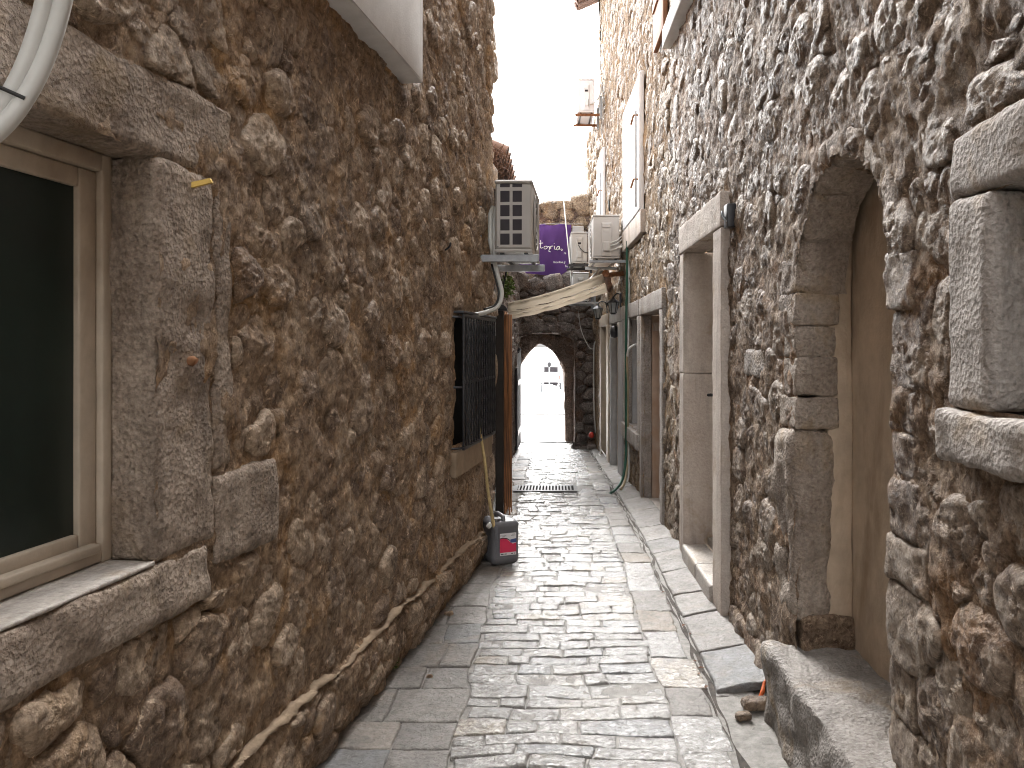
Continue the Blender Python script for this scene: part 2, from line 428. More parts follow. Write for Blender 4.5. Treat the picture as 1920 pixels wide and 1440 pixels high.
M['tile'] = plain('terracotta', (0.16, 0.095, 0.07), 0.8, 0.2, var=0.3, vscale=9)
M['yellow'] = plain('yellow_plastic', (0.65, 0.43, 0.08), 0.45, 0.4)
M['red'] = plain('red_plastic', (0.55, 0.05, 0.03), 0.45, 0.4)
M['orange'] = plain('orange_peel', (0.50, 0.10, 0.02), 0.5, 0.4, var=0.3, vscale=60)
M['lampglass'] = plain('lantern_glass', (0.35, 0.37, 0.38), 0.15, 0.5, var=0.2)
M['van'] = plain('white_vehicle', (0.8, 0.8, 0.8), 0.3, 0.5, var=0.02)
M['grate'] = plain('cast_grate', (0.14, 0.14, 0.14), 0.4, 0.5, metal=0.6, var=0.3, vscale=20)

# ------------------------------------------------------------------ wall frames: (u, z, h) -> world
LK = 0.124
def FL(u, z, h):   # left house: the wall swings in towards the alley with distance
    return np.stack([-1.285 + LK * u + h * 0.992, u - h * LK, z], -1)
def rx(u):         # right-hand wall line
    return np.where(u < 9, 1.055 - 0.0095 * u, 0.9695 - 0.02875 * (u - 9))
def FR(u, z, h):
    return np.stack([rx(u) - h, u + 0 * h, z], -1)
def FG(u, z, h):   # gate, facing the camera
    return np.stack([u, 15.6 - h, z], -1)
def FG2(u, z, h):  # set-back upper gate wall
    return np.stack([u, 16.6 - h, z], -1)
def FS(u, z, h):   # low house on the left beyond the screen
    return np.stack([-0.72 + 0.0 * u + h, u, z], -1)
def pt(Fr, u, z, h): return Vector(Fr(np.array([float(u)]), np.array([float(z)]), np.array([float(h)]))[0])

def wall_sheet(name, Fr, us, zs, mat, parent, hole=None, amp=0.012, skin=None, bias=0.002):
    U, Z = np.meshgrid(us, zs, indexing='ij'); u = U.ravel(); z = Z.ravel()
    p0 = Fr(u, z, np.zeros_like(u))
    h = amp * fbm(p0, 7.0, 4, 0.6) + 0.7 * amp * fbm(p0, 1.6, 2) + 0.005 * ridge(p0, 22.0) + 0.004 * fbm(p0, 30.0, 2) + bias
    if skin is not None: h = h + skin(u, z)
    p = Fr(u, z, h)
    nu, nz = len(us), len(zs)
    idx = np.arange(nu * nz).reshape(nu, nz)
    q = np.stack([idx[:-1, :-1], idx[1:, :-1], idx[1:, 1:], idx[:-1, 1:]], -1).reshape(-1, 4)
    if hole is not None:
        c = (u[q].mean(1), z[q].mean(1)); q = q[~hole(c[0], c[1])]
    o = mesh_obj(name, p, q, mat, parent, True, attr=0.5)
    return o

def lerp_steps(a, b, f):
    """positions from a to b whose step grows with f(pos)"""
    out = [a]
    while out[-1] < b: out.append(out[-1] + f(out[-1]))
    return np.array(out)

def make_stones(Fr, u0, u1, z0, z1, rmin, rmax, mat, parent, hole=None, cap=300, aniso=1.25, H=(0.006, 0.045), lod=1.0, seed=1, density=1.0, skin=None, cull=True, name='stone', wallx=None):
    rng = np.random.default_rng(seed)
    # --- scatter sites
    area = (u1 - u0) * (z1 - z0) / aniso
    cell = rmax * 2; grid = {}; S = []
    ntry = int(area / (rmin * rmin) * 5 * density)
    cu = rng.uniform(u0, u1, ntry) / aniso; cz = rng.uniform(z0, z1, ntry)
    cr = rmin + (rmax - rmin) * rng.random(ntry) ** 1.9
    order = np.argsort(-cr[:ntry // 3]); cu[:ntry // 3] = cu[:ntry // 3][order]; cr[:ntry // 3] = cr[:ntry // 3][order]
    for a, b, r in zip(cu, cz, cr):
        gi, gj = int(a // cell), int(b // cell); ok = True
        for i in (gi - 1, gi, gi + 1):
            for j in (gj - 1, gj, gj + 1):
                for k in grid.get((i, j), ()):
                    s = S[k]
                    if (s[0] - a) ** 2 + (s[1] - b) ** 2 < ((s[2] + r) * 0.84) ** 2: ok = False; break
                if not ok: break
            if not ok: break
        if ok:
            grid.setdefault((gi, gj), []).append(len(S)); S.append((a, b, r))
    S = np.array(S)
    items = []
    for k, (a, b, r) in enumerate(S):
        uc, zc = a * aniso, b
        if hole is not None and hole(np.array([uc]), np.array([zc]))[0]: continue
        c = Fr(np.array([uc]), np.array([zc]), np.array([0.0]))
        if c[0, 1] < 0.6: continue
        px, py = project(c)
        if cull and not (-260 < px[0] < 2180 and -260 < py[0] < 1700): continue
        d = S[:, :2] - np.array([a, b]); dd = (d ** 2).sum(1)
        near = np.where((dd > 1e-9) & (dd < (5 * rmax) ** 2))[0]
        if len(near) < 3: continue
        L = np.sqrt(dd[near]); nrm = d[near] / L[:, None]
        cc = (dd[near] + r * r - S[near, 2] ** 2) / (2 * L); cc = np.maximum(cc, 0.012)
        Zd = c[0, 1]
        size = 2 * r * 800 / Zd
        xx = abs(c[0, 0]) if wallx is None else wallx
        nseg = int(np.clip(size * 0.9 * lod, 9, 48)); nring = int(np.clip(size * 0.28 * lod, 3, 13))
        th = np.arange(nseg) / nseg * 2 * np.pi
        D = np.stack([np.cos(th), np.sin(th)], -1)
        pr = D @ nrm.T
        with np.errstate(divide='ignore'):
            rr = np.where(pr > 0.02, cc[None, :] / np.maximum(pr, 0.02), 1e3)
        rad = (rr ** -13.0).sum(1) ** (-1 / 13.0)
        rad = np.minimum(rad, 2.6 * r)
        rad = rad * (1.0 + 0.10 * np.interp(th, np.linspace(0, 2 * np.pi, 8), np.append(q8 := rng.normal(0, 0.6, 7), q8[0]))) - rng.uniform(-0.004, 0.006)
        rad = np.maximum(rad, 0.012)
        if hole is not None:      # keep out of openings
            ts = np.linspace(0.3, 1.15, 8)
            hit = hole((a + D[:, 0][:, None] * rad[:, None] * ts) .ravel() * aniso, (b + D[:, 1][:, None] * rad[:, None] * ts).ravel()).reshape(nseg, 8)
            first = np.where(hit.any(1), ts[hit.argmax(1)] - 0.15, 1.0); rad = rad * np.clip(first, 0.2, 1)
        t = np.linspace(0, 1, nring + 1)[1:] ** 0.75
        hh = H[0] + (H[1] - H[0]) * rng.random() ** 1.3
        hh *= min(1.2, r / 0.06)
        p_ = rng.uniform(7.0, 18.0)
        tu, tv = rng.normal(0, 0.07, 2)
        nf = rng.integers(3, 7); fa = rng.uniform(0, 2 * np.pi, nf); fs = rng.uniform(0.05, 0.38, nf); fo = rng.uniform(0.05, 0.75, nf) * r
        uu = np.concatenate([[0], (t[:, None] * (rad * D[:, 0])[None, :]).ravel(), rad * D[:, 0] * 1.02])
        vv = np.concatenate([[0], (t[:, None] * (rad * D[:, 1])[None, :]).ravel(), rad * D[:, 1] * 1.02])
        tt = np.concatenate([[0], np.repeat(t, nseg), np.full(nseg, 2.0)])
        pu = (a + uu) * aniso; pz = b + vv
        cut = np.min(np.minimum(0, -(uu[:, None] * np.cos(fa) + vv[:, None] * np.sin(fa) - fo) * fs), axis=1)
        cut = np.maximum(cut, -0.016)
        items.append((c[0], pu, pz, tt, hh, p_, uu * tu + vv * tv + cut * (tt < 1.5), nseg, nring, r * r * xx / Zd ** 3, rng.random(), rng.uniform(0, 90)))
    if not items: return
    # --- heights for all stones at once
    n = [len(i[1]) for i in items]; off = np.concatenate([[0], np.cumsum(n)])
    pu = np.concatenate([i[1] for i in items]); pz = np.concatenate([i[2] for i in items]); tt = np.concatenate([i[3] for i in items])
    hh = np.repeat([i[4] for i in items], n); pp = np.repeat([i[5] for i in items], n); tl = np.concatenate([i[6] for i in items])
    so = np.repeat([i[11] for i in items], n)[:, None]
    p0 = Fr(pu, pz, np.zeros_like(pu))
    bodyf = np.where(tt < 1.5, 1 - np.clip(tt, 0, 1) ** pp, 0)
    h = (hh + 0.004) * bodyf - 0.005 + tl * np.where(tt < 1.5, 1, 0)
    rel = np.clip(1.1 - tt, 0, 1) ** 0.5
    h += rel * (0.0035 * ridge(p0, 17.0, so) + 0.003 * fbm(p0, 13.0, 3, 0.6, so) + 0.0055 * fbm(p0, 38.0, 3, 0.65, so))
    if skin is not None: h += skin(pu, pz)
    h = np.where(tt > 1.5, -0.045 + (skin(pu, pz) if skin is not None else 0), h)
    # uneven edge in plane
    pu = pu + 0.006 * fbm(p0, 22.0, 2, 0.5, 31.7) ; pz = pz + 0.006 * fbm(p0, 22.0, 2, 0.5, 77.1)
    P = Fr(pu, pz, h)
    def faces(ns, nr):
        f = []
        for k in range(ns): f.append((0, 1 + k, 1 + (k + 1) % ns, 1 + (k + 1) % ns))
        tri = [(0, 1 + k, 1 + (k + 1) % ns) for k in range(ns)]
        q = []
        for i in range(nr):
            for k in range(ns):
                a0 = 1 + i * ns + k; b0 = 1 + i * ns + (k + 1) % ns
                q.append((a0, a0 + ns, b0 + ns)); q.append((a0, b0 + ns, b0))
        return np.array(tri + q)
    cache = {}
    order = sorted(range(len(items)), key=lambda i: -items[i][9])
    rest_v = []; rest_f = []; rest_a = []; nb = 0
    for rank, i in enumerate(order):
        it = items[i]; key = (it[7], it[8])
        if key not in cache: cache[key] = faces(*key)
        v = P[off[i]:off[i + 1]]
        if rank < cap:
            mesh_obj(name, v, cache[key], mat, parent, True, attr=it[10])
        else:
            rest_v.append(v); rest_f.append(cache[key] + nb); rest_a.append(np.full(len(v), it[10])); nb += len(v)
    if rest_v:
        o = mesh_obj('small_stones', np.concatenate(rest_v), np.concatenate(rest_f), mat, parent, True, attr=np.concatenate(rest_a))
        o['kind'] = 'stuff'

def rough_block(name, Fr, u0, u1, z0, z1, h0, h1, mat, parent, r=0.012, amp=0.004, step=0.022, seed=0.0, attr=0.5, nscale=9.0, big=0.0):
    """a dressed or rough block in wall coordinates: rounded arrises, uneven faces"""
    dims = (u1 - u0, z1 - z0, h1 - h0); r = min(r, min(dims) * 0.45)
    ns = [int(np.clip(round(d / step), 2, 60)) for d in dims]
    def axis(n, lo, hi):
        t = np.linspace(0, 1, n + 1); inner = lo + r + (hi - lo - 2 * r) * t
        return np.concatenate([[lo, lo + 0.35 * r], inner, [hi - 0.35 * r, hi]])
    A = [axis(ns[0], u0, u1), axis(ns[1], z0, z1), axis(ns[2], h0, h1)]
    V = []; Fc = []; nb = 0
    for ax in range(3):
        b, c = [k for k in range(3) if k != ax]
        for s in (0, -1):
            B, C = np.meshgrid(A[b], A[c], indexing='ij')
            p = np.zeros((B.size, 3)); p[:, b] = B.ravel(); p[:, c] = C.ravel(); p[:, ax] = A[ax][s]
            idx = np.arange(B.size).reshape(B.shape) + nb
            q = np.stack([idx[:-1, :-1], idx[1:, :-1], idx[1:, 1:], idx[:-1, 1:]], -1).reshape(-1, 4)
            if (s == -1) != (ax != 1): q = q[:, ::-1]
            V.append(p); Fc.append(q); nb += B.size
    p = np.concatenate(V); f = np.concatenate(Fc)
    lo = np.array([u0, z0, h0]) + r; hi = np.array([u1, z1, h1]) - r
    q = np.clip(p, lo, hi); d = p - q; L = np.linalg.norm(d, axis=1, keepdims=True); nrm = d / np.maximum(L, 1e-9)
    p = q + nrm * np.minimum(L, r) if r > 0 else p
    nz = amp * fbm(p, nscale, 4, 0.55, seed) + (big * fbm(p, nscale * 0.3, 2, 0.5, seed + 3) if big else 0)
    p = p + nrm * nz[:, None]
    w = Fr(p[:, 0], p[:, 1], p[:, 2])
    # weld the shared borders
    key = np.round(p * 20000).astype(np.int64); _, first, inv = np.unique(key, axis=0, return_index=True, return_inverse=True)
    inv = inv.ravel(); return mesh_obj(name, w[first], inv[f], mat, parent, True, attr=attr)

def in_rect(u, z, r): return (u > r[0]) & (u < r[1]) & (z > r[2]) & (z < r[3])

# ================================================================== GROUND
def strip_sheet(name, xs, ys, zoff, mat, amp=0.0):
    X, Y = np.meshgrid(xs, ys, indexing='ij'); x = X.ravel(); y = Y.ravel()
    z = ground_z(y) + zoff
    p = np.stack([x, y, z], -1)
    if amp: p[:, 2] += amp * fbm(p, 9.0, 3)
    idx = np.arange(len(p)).reshape(X.shape)
    q = np.stack([idx[:-1, :-1], idx[1:, :-1], idx[1:, 1:], idx[:-1, 1:]], -1).reshape(-1, 4)
    o = mesh_obj(name, p, q, mat, None, True); o['kind'] = 'structure'; return o
ground = strip_sheet('ground', np.array([-900, -60, -3, 3, 60, 900.0]), np.concatenate([[-40, 0, 5], np.arange(5.5, 16.6, 0.5), [40, 200, 1500.0]]), -0.055, M['quay'])
bed = strip_sheet('alley_pavement', np.arange(-1.6, 1.45, 0.04), np.concatenate([[-6, -3, 0, 1.5], np.arange(2.0, 16.4, 0.06)]), -0.009, M['bed'], 0.002)
quay = strip_sheet('quay_pavement', np.array([-14, -2, 2, 14.0]), np.array([16.45, 17, 19, 22.9]), 0.0, M['quay'])
quay2 = strip_sheet('harbour_road', np.array([-40, -2, 2, 40.0]), np.array([22.9, 30, 60, 120.0]), 0.035, M['quay'])

def left_edge(y):   # x of the foot of the left side
    return np.where(y < 6.5, -1.285 + LK * y, -0.60 + 0.0 * y)

def paver(x0, x1, y0, y1, rng, zf=None, step=0.02, amp=0.006, lift=0.0, r=0.009):
    nx = int(np.clip((x1 - x0) / step, 3, 26)); ny = int(np.clip((y1 - y0) / step, 3, 26))
    xs = np.concatenate([[x0, x0 + r * 0.4], np.linspace(x0 + r, x1 - r, nx), [x1 - r * 0.4, x1]])
    ys = np.concatenate([[y0, y0 + r * 0.4], np.linspace(y0 + r, y1 - r, ny), [y1 - r * 0.4, y1]])
    X, Y = np.meshgrid(xs, ys, indexing='ij'); x = X.ravel(); y = Y.ravel()
    ex = np.minimum(x - x0, x1 - x); ey = np.minimum(y - y0, y1 - y); e = np.clip(np.minimum(ex, ey) / r, 0, 1)
    z = -0.009 * (1 - np.sqrt(np.clip(1 - (1 - e) ** 2, 0, 1))) + lift
    so = rng.uniform(0, 50)
    p = np.stack([x, y, 0 * x], -1)
    z = z + e * (amp * fbm(p, 11.0, 2, 0.5, so) + amp * 0.45 * fbm(p, 30.0, 2, 0.5, so)) + (x - (x0 + x1) / 2) * rng.normal(0, 0.005) + (y - (y0 + y1) / 2) * rng.normal(0, 0.009)
    wob = 0.005
    x2 = x + wob * fbm(p, 14.0, 2, 0.5, so + 9); y2 = y + wob * fbm(p, 14.0, 2, 0.5, so + 19)
    q0 = np.stack([x2, y2, 0 * x2], -1)
    inner = np.clip(np.minimum(x2 + 0.7, 0.74 - x2) / 0.25, 0, 1) if zf is None else 0
    y2 = y2 + inner * (0.035 * fbm(q0, 2.2, 2) ); x2 = x2 + inner * 0.022 * fbm(q0, 3.0, 2, 0.5, 40.0)
    zz = ground_z(y2) + z + 0.006 * fbm(q0, 3.0, 2, 0.5, 11.0)
    if zf is not None: zz = zz + zf(x2, y2)
    idx = np.arange(len(x)).reshape(X.shape)
    q = np.stack([idx[:-1, :-1], idx[1:, :-1], idx[1:, 1:], idx[:-1, 1:]], -1).reshape(-1, 4)
    # skirt
    ring = np.concatenate([idx[:, 0], idx[-1, 1:], idx[::-1, -1][1:], idx[0, ::-1][1:-1]])
    v = np.stack([x2, y2, zz], -1); sk = v[ring].copy(); sk[:, 2] -= 0.03
    b = len(v) + np.arange(len(ring)); n = len(ring)
    q2 = np.stack([np.roll(ring, -1), ring, b, np.roll(b, -1)], -1)
    return np.concatenate([v, sk]), np.concatenate([q, q2])

def build_paving():
    rng = np.random.default_rng(5); out = []
    GR = (-0.46, 0.24, 9.46, 9.98)      # drain grate
    def grating(x0, x1, y0, y1): return x1 > GR[0] and x0 < GR[1] and y1 > GR[2] and y0 < GR[3]
    y = 2.15
    while y < 16.3:                      # middle field, rows across
        d = rng.uniform(0.09, 0.145) * (1 if y < 11 else 1.25); g = 0.004
        x = -0.40 + rng.uniform(-0.03, 0.03)
        while x < 0.47:
            w = rng.uniform(0.11, 0.33)
            x1 = x + w
            if 0.5 - x1 < 0.13: x1 = 0.5 + rng.uniform(-0.012, 0.012)
            if not grating(x, x1, y, y + d): out.append((x + g / 2, x1 - g / 2, y + g / 2, y + d - g / 2, 'paver', None, rng.normal(0, 0.0025)))
            x = x1
        y += d
    y = 2.15
    while y < 16.3:                      # left edge, one or two long stones to the wall foot
        d = rng.uniform(0.2, 0.34); xl = float(left_edge(np.array(y))) - 0.06; g = 0.004
        if y > 6.6: xl = -0.62
        cut = xl + (-0.41 - xl) * rng.uniform(0.35, 0.65)
        segs = [(xl, -0.405)] if -0.41 - xl < 0.36 else [(xl, cut), (cut, -0.405)]
        for a, b in segs:
            if not grating(a, b, y, y + d): out.append((a + g / 2, b - g / 2, y + g / 2, y + d - g / 2, 'paver_edge', None, rng.normal(0, 0.003)))
        y += d
    y = 2.15
    while y < 16.0:                      # right border course
        d = rng.uniform(0.22, 0.4); g = 0.004
        sh = -0.01 * max(0, y - 8)
        out.append((0.505 + sh, 0.70 + rng.uniform(-0.015, 0.02) + sh, y + g / 2, y + d - g / 2, 'paver_edge' if rng.random() < 0.5 else 'paver', None, rng.normal(0.0, 0.002)))
        y += d
    def ramp_z(x, yy): return np.clip((x - 0.74 + 0.01 * np.maximum(0, yy - 8)) / 0.25, 0, 1.3) * 0.045 + 0.004
    y = 3.72
    while y < 15.0:                      # raised band along the right wall
        d = rng.uniform(0.3, 0.62); g = 0.003; sh = -0.01 * max(0, y - 8)
        xr = float(rx(np.array(y))) + 0.05
        out.append((0.752 + sh + rng.uniform(-0.006, 0.006), xr, y + g / 2, y + d - g / 2, 'paver_edge', ramp_z, rng.normal(0, 0.0015)))
        y += d
    y = 2.15
    while y < 3.68:                      # broken low stones in front of the step
        d = rng.uniform(0.16, 0.3); g = 0.012
        out.append((0.735, 0.93 + rng.uniform(-0.02, 0.02), y + g / 2, y + d - g / 2, 'paver_edge', None, rng.normal(-0.012, 0.006)))
        y += d
    ys = np.arange(2.1, 14.6, 0.05); V = []
    for yy in ys:
        sh = -0.01 * max(0, yy - 8); w = 0.018 + 0.010 * math.sin(yy * 5.3) + 0.007 * math.sin(yy * 17)
        for dx in (-w, 0.0, w): V.append((0.727 + sh + dx + 0.008 * math.sin(yy * 3.1), yy, GZ(yy) - 0.006 - (0.004 if dx == 0 else 0)))
    V = np.array(V); idx = np.arange(len(V)).reshape(len(ys), 3)
    mesh_obj('gutter_strip', V, np.stack([idx[:-1, :-1], idx[1:, :-1], idx[1:, 1:], idx[:-1, 1:]], -1).reshape(-1, 4), M['gutter'], bed, True, base=bed.location)  # dark strip laid along the gutter line
    out.sort(key=lambda q: q[2] - (0.5 if q[4] == 'paver' else 0))
    rest = {}
    for k, (x0, x1, y0, y1, mt, zf, lift) in enumerate(out):
        st = 0.016 if y0 < 5 else (0.022 if y0 < 8 else 0.035)
        v, f = paver(x0, x1, y0, y1, rng, zf, st, 0.0045 if mt == 'paver' else 0.004, lift)
        a = rng.random()
        if k < 300: mesh_obj('paving_stone', v, f, M[mt], bed, True, attr=a, base=bed.location)
        else:
            q = rest.setdefault(mt, [[], [], [], 0]); q[0].append(v); q[1].append(f + q[3]); q[2].append(np.full(len(v), a)); q[3] += len(v)
    for mt, q in rest.items():
        o = mesh_obj('far_paving_stones', np.concatenate(q[0]), np.concatenate(q[1]), M[mt], bed, True, attr=np.concatenate(q[2]), base=bed.location)
        o['kind'] = 'stuff'
build_paving()

# ================================================================== LEFT HOUSE
house_l = thing('stone_house', 'tall brown rubble stone house with cream window along the left of the alley', 'house', (-1.0, 3.0, 0))
L_WIN = (0.85, 2.06, 1.05, 2.09)       # opening
L_OUT = (0.6, 2.44, 0.88, 2.31)        # outer edge of the dressed surround
LEND = 6.32
def hole_l(u, z):
    return in_rect(u, z, L_WIN) | in_rect(u, z, (5.16, 6.12, 0.96, 1.79))
def hole_l_st(u, z):
    return in_rect(u, z, L_OUT) | in_rect(u, z, (5.08, 6.2, 0.74, 1.84)) | in_rect(u, z, (2.31, 2.71, 0.95, 1.23)) | (np.abs(z - (0.41 - 0.03 * u)) < 0.018)
def skin_l(u, z):       # foot of the wall comes forward below the plaster line
    line = 0.41 - 0.03 * u
    return np.where(z < line, 0.035 * np.clip((line - z) / 0.03, 0, 1) - 0.05 * np.clip((0.10 - z) / 0.12, 0, 1), 0)
us = np.concatenate([np.arange(-6, 1.2, 0.4), lerp_steps(1.2, LEND, lambda u: 0.010 + 0.0035 * max(0, u - 2))[:-1], [LEND]])
zs = np.concatenate([np.arange(-0.1, 4.95, 0.018), np.arange(4.95, 6.6, 0.25)])
wall_l = wall_sheet('wall', FL, us, zs, M['mortar_l'], house_l, hole_l, 0.011, skin_l)
make_stones(FL, 1.35, LEND - 0.02, -0.02, 4.9, 0.036, 0.10, M['stone_l'], wall_l, hole_l_st, cap=300, H=(-0.002, 0.026), seed=3, skin=skin_l)
b = MB(); c0 = pt(FL, LEND, 0, -0.01); c1 = pt(FL, -6, 0, -0.01)
b.box(-7.0, c0.x, LEND - 0.1, LEND - 0.01, -0.1, 6.45); b.build('end_wall', M['mortar_l'], house_l, attr=0.5)
b = MB(); b.add([(c0.x + 0.25, LEND + 0.05, 6.40), (c1.x + 0.25, -6, 6.40), (-4.2, -6, 7.85), (-4.2, LEND + 0.05, 7.85), (c0.x + 0.25, LEND + 0.05, 6.48), (c1.x + 0.25, -6, 6.48), (-4.2, -6, 7.93), (-4.2, LEND + 0.05, 7.93)],
                   [(0, 1, 2, 3), (4, 5, 6, 7), (0, 1, 5, 4), (1, 2, 6, 5), (2, 3, 7, 6), (3, 0, 4, 7)])
b.build('roof', M['tile'], house_l)
# quoin-ish stones at the far corner
for k in range(24):
    z0 = 0.0 + k * 0.2
    rough_block('stone', FL, LEND - 0.2 + random.uniform(-0.06, 0.05), LEND + 0.012, z0 + 0.006, z0 + 0.194, -0.16, random.uniform(0.005, 0.03), M['stone_l'], wall_l, r=0.025, amp=0.012, step=0.03, seed=k * 3.1, attr=random.random(), nscale=14) if not (0.74 < z0 + 0.1 < 1.9) else None
# near window with its stone surround
win = rough_block('window', FL, 0.62, 2.44, 2.092, 2.31, -0.16, 0.004, M['dress_l'], house_l, r=0.02, amp=0.007, seed=1.0, big=0.006)
rough_block('jamb', FL, 2.055, 2.33, 1.045, 2.088, -0.16, 0.006, M['dress_l'], win, r=0.02, amp=0.008, seed=4.0, big=0.006)
rough_block('jamb', FL, 2.335, 2.435, 1.24, 2.088, -0.12, 0.004, M['dress_l'], win, r=0.02, amp=0.008, seed=9.0)
rough_block('jamb', FL, 0.60, 0.85, 1.045, 2.088, -0.16, 0.012, M['dress_l'], win, r=0.02, amp=0.008, seed=12.0)
rough_block('sill', FL, 0.62, 2.30, 0.885, 1.042, -0.20, 0.018, M['dress_l'], win, r=0.022, amp=0.007, seed=6.0)
rough_block('sill_slab', FL, 0.86, 2.045, 1.0425, 1.052, -0.15, 0.012, M['sill_w'], win, r=0.004, amp=0.002, seed=7.0)
rough_block('wall_block', FL, 2.325, 2.70, 0.955, 1.225, -0.06, 0.016, M['dress_l'], wall_l, r=0.02, amp=0.006, seed=8.0, big=0.006)
def fbox(name, Fr, u0, u1, z0, z1, h0, h1, mat, parent, r=0.006):
    return rough_block(name, Fr, u0, u1, z0, z1, h0, h1, mat, parent, r=r, amp=0.0006, step=0.2)
fd = -0.115
fbox('window_frame', FL, 2.02, 2.056, 1.05, 2.09, fd - 0.05, fd, M['frame'], win)
fbox('window_frame', FL, 0.86, 2.018, 2.045, 2.09, fd - 0.05, fd - 0.001, M['frame'], win)
fbox('window_frame', FL, 0.86, 2.018, 1.053, 1.085, fd - 0.05, fd - 0.001, M['frame'], win)
fbox('casement', FL, 1.957, 2.018, 1.087, 2.043, fd - 0.05, fd - 0.016, M['frame'], win)
fbox('casement', FL, 0.95, 1.955, 1.995, 2.043, fd - 0.05, fd - 0.017, M['frame'], win)
fbox('casement', FL, 0.95, 1.955, 1.087, 1.137, fd - 0.05, fd - 0.017, M['frame'], win)
fbox('weather_bar', FL, 0.95, 2.0, 1.082, 1.106, fd - 0.02, fd + 0.012, M['frame'], win)
fbox('glazing_bar', FL, 0.95, 1.0, 1.16, 1.95, fd - 0.05, fd - 0.018, M['frame'], win)
fbox('pane', FL, 1.0, 1.958, 1.13, 2.0, fd - 0.042, fd - 0.032, M['glass'], win, r=0.001)
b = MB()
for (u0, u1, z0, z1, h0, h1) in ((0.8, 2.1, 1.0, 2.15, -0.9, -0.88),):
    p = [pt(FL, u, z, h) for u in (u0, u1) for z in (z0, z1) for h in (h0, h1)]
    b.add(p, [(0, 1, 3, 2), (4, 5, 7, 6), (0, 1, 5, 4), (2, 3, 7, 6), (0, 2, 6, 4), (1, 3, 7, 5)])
b.build('room_shade_panel', M['shade_black'], win)  # black panel, the room's shade painted as its colour
# pale rendered balcony slab high on the wall
slab = rough_block('balcony_slab', FL, 1.6, 4.10, 2.945, 4.3, -0.02, 0.105, M['slab'], house_l, r=0.008, amp=0.001, step=0.08)
rough_block('slab_band', FL, 1.6, 4.03, 2.951, 4.0, 0.106, 0.110, M['slab'], slab, r=0.002, amp=0.0004, step=0.2)
# plaster line near the foot
ul = np.arange(1.6, LEND, 0.02); V = []; 
for k, u in enumerate(ul):
    zc = 0.41 - 0.03 * u + 0.008 * math.sin(u * 5.1) + 0.005 * math.sin(u * 13)
    wv = max(0.001, 0.005 + 0.005 * math.sin(u * 7.0 + 1) + 0.004 * math.sin(u * 23) + 0.003 * math.sin(u * 61))
    for dz, h in ((wv, -0.01), (wv * 0.7, 0.016), (-wv * 0.5, 0.04), (-wv, 0.036), (-wv * 1.2, 0.0)):
        V.append(pt(FL, u, zc + dz, h + 0.006 * math.sin(u * 31 + dz * 90)))
V = np.array([tuple(v) for v in V]); V += 0.008 * np.stack([fbm(V, 16, 4, 0.6), 0 * V[:, 0], fbm(V, 16, 4, 0.6, 9.0)], -1)
idx = np.arange(len(V)).reshape(len(ul), 5)
mesh_obj('plaster_ledge', V, np.stack([idx[:-1, :-1], idx[1:, :-1], idx[1:, 1:], idx[:-1, 1:]], -1).reshape(-1, 4), M['plaster_line'], house_l, True)
# barred window further on
gw = rough_block('grille_window', FL, 5.08, 6.22, 0.76, 0.925, -0.1, 0.03, M['plaster_line'], house_l, r=0.012, amp=0.004, seed=3.3)
fbox('opening_shade_panel', FL, 5.12, 6.16, 0.93, 1.81, -0.09, -0.06, M['shade_black'], gw)  # black panel filling the recess, its shade put into the colour
g0, g1, gz0, gz1, gh = 5.13, 6.14, 0.935, 1.81, 0.055
for zz in (gz0, 1.36, gz1 - 0.02): fbox('grille_rail', FL, g0, g1, zz, zz + 0.02, gh, gh + 0.018, M['iron'], gw, r=0.002)
for k in range(14):
    u = g0 + (g1 - g0 - 0.024) * k / 13
    fbox('grille_bar', FL, u, u + 0.024, gz0 + 0.021, gz1 - 0.021, gh + 0.003, gh + 0.016, M['iron'], gw, r=0.002)
for k in range(13):
    u = g0 + (g1 - g0 - 0.024) * (k + 0.5) / 13
    b = MB(); zig = []
    ph = random.uniform(0, 0.05)
    for j in range(20): zig.append(pt(FL, u + (0.009 if j % 2 else -0.009) + 0.007, gz0 + 0.022 + min(0.81, ph + j * 0.042), gh + 0.020))
    b.tube(zig, 0.0045, 4); b.build('lattice_strip', M['iron'], gw)
for zz in (1.34, 0.95, 1.79):
    b = MB(); b.tube([pt(FL, g0, zz, gh), pt(FL, g0 - 0.03, zz, gh * 0.6), pt(FL, g0 - 0.05, zz, -0.03)], 0.008, 6); b.build('grille_fixing', M['iron'], gw)
fbox('top_shelf', FL, 5.11, 6.18, 1.815, 1.83, -0.05, 0.075, M['iron'], gw, r=0.002)

# ================================================================== RIGHT HOUSE (near)
house_r = thing('stone_house', 'grey rubble stone house with pale framed door and arched niche', 'house', (1.0, 4.0, 0))
SPL = 6.72
NI = (2.46, 3.36, 0.33, 1.82)          # niche: u0,u1, sill, spring
NC, NRW = (2.91), 0.45
def in_niche(u, z, grow=0.0):
    w = NRW + grow
    t = np.clip((z - NI[3]) / (0.45 + grow), 0, 1)
    half = np.where(z < NI[3], w, w * np.sqrt(np.clip(1 - t ** 1.7, 0, 1)))
    return (np.abs(u - NC - 0.0) < half) & (z > NI[2] - 0.02) & (z < NI[3] + 0.45 + grow)
R_DOOR = (4.86, 5.90, 0.14, 2.29)
R_DOUT = (4.60, 6.08, 0.0, 2.50)
R_WIN = (1.05, 1.90, 1.45, 1.97)
R_WOUT = (0.9, 2.07, 1.30, 2.15)
def hole_r(u, z): return in_niche(u, z, 0.02) | in_rect(u, z, R_DOOR) | in_rect(u, z, R_WIN)
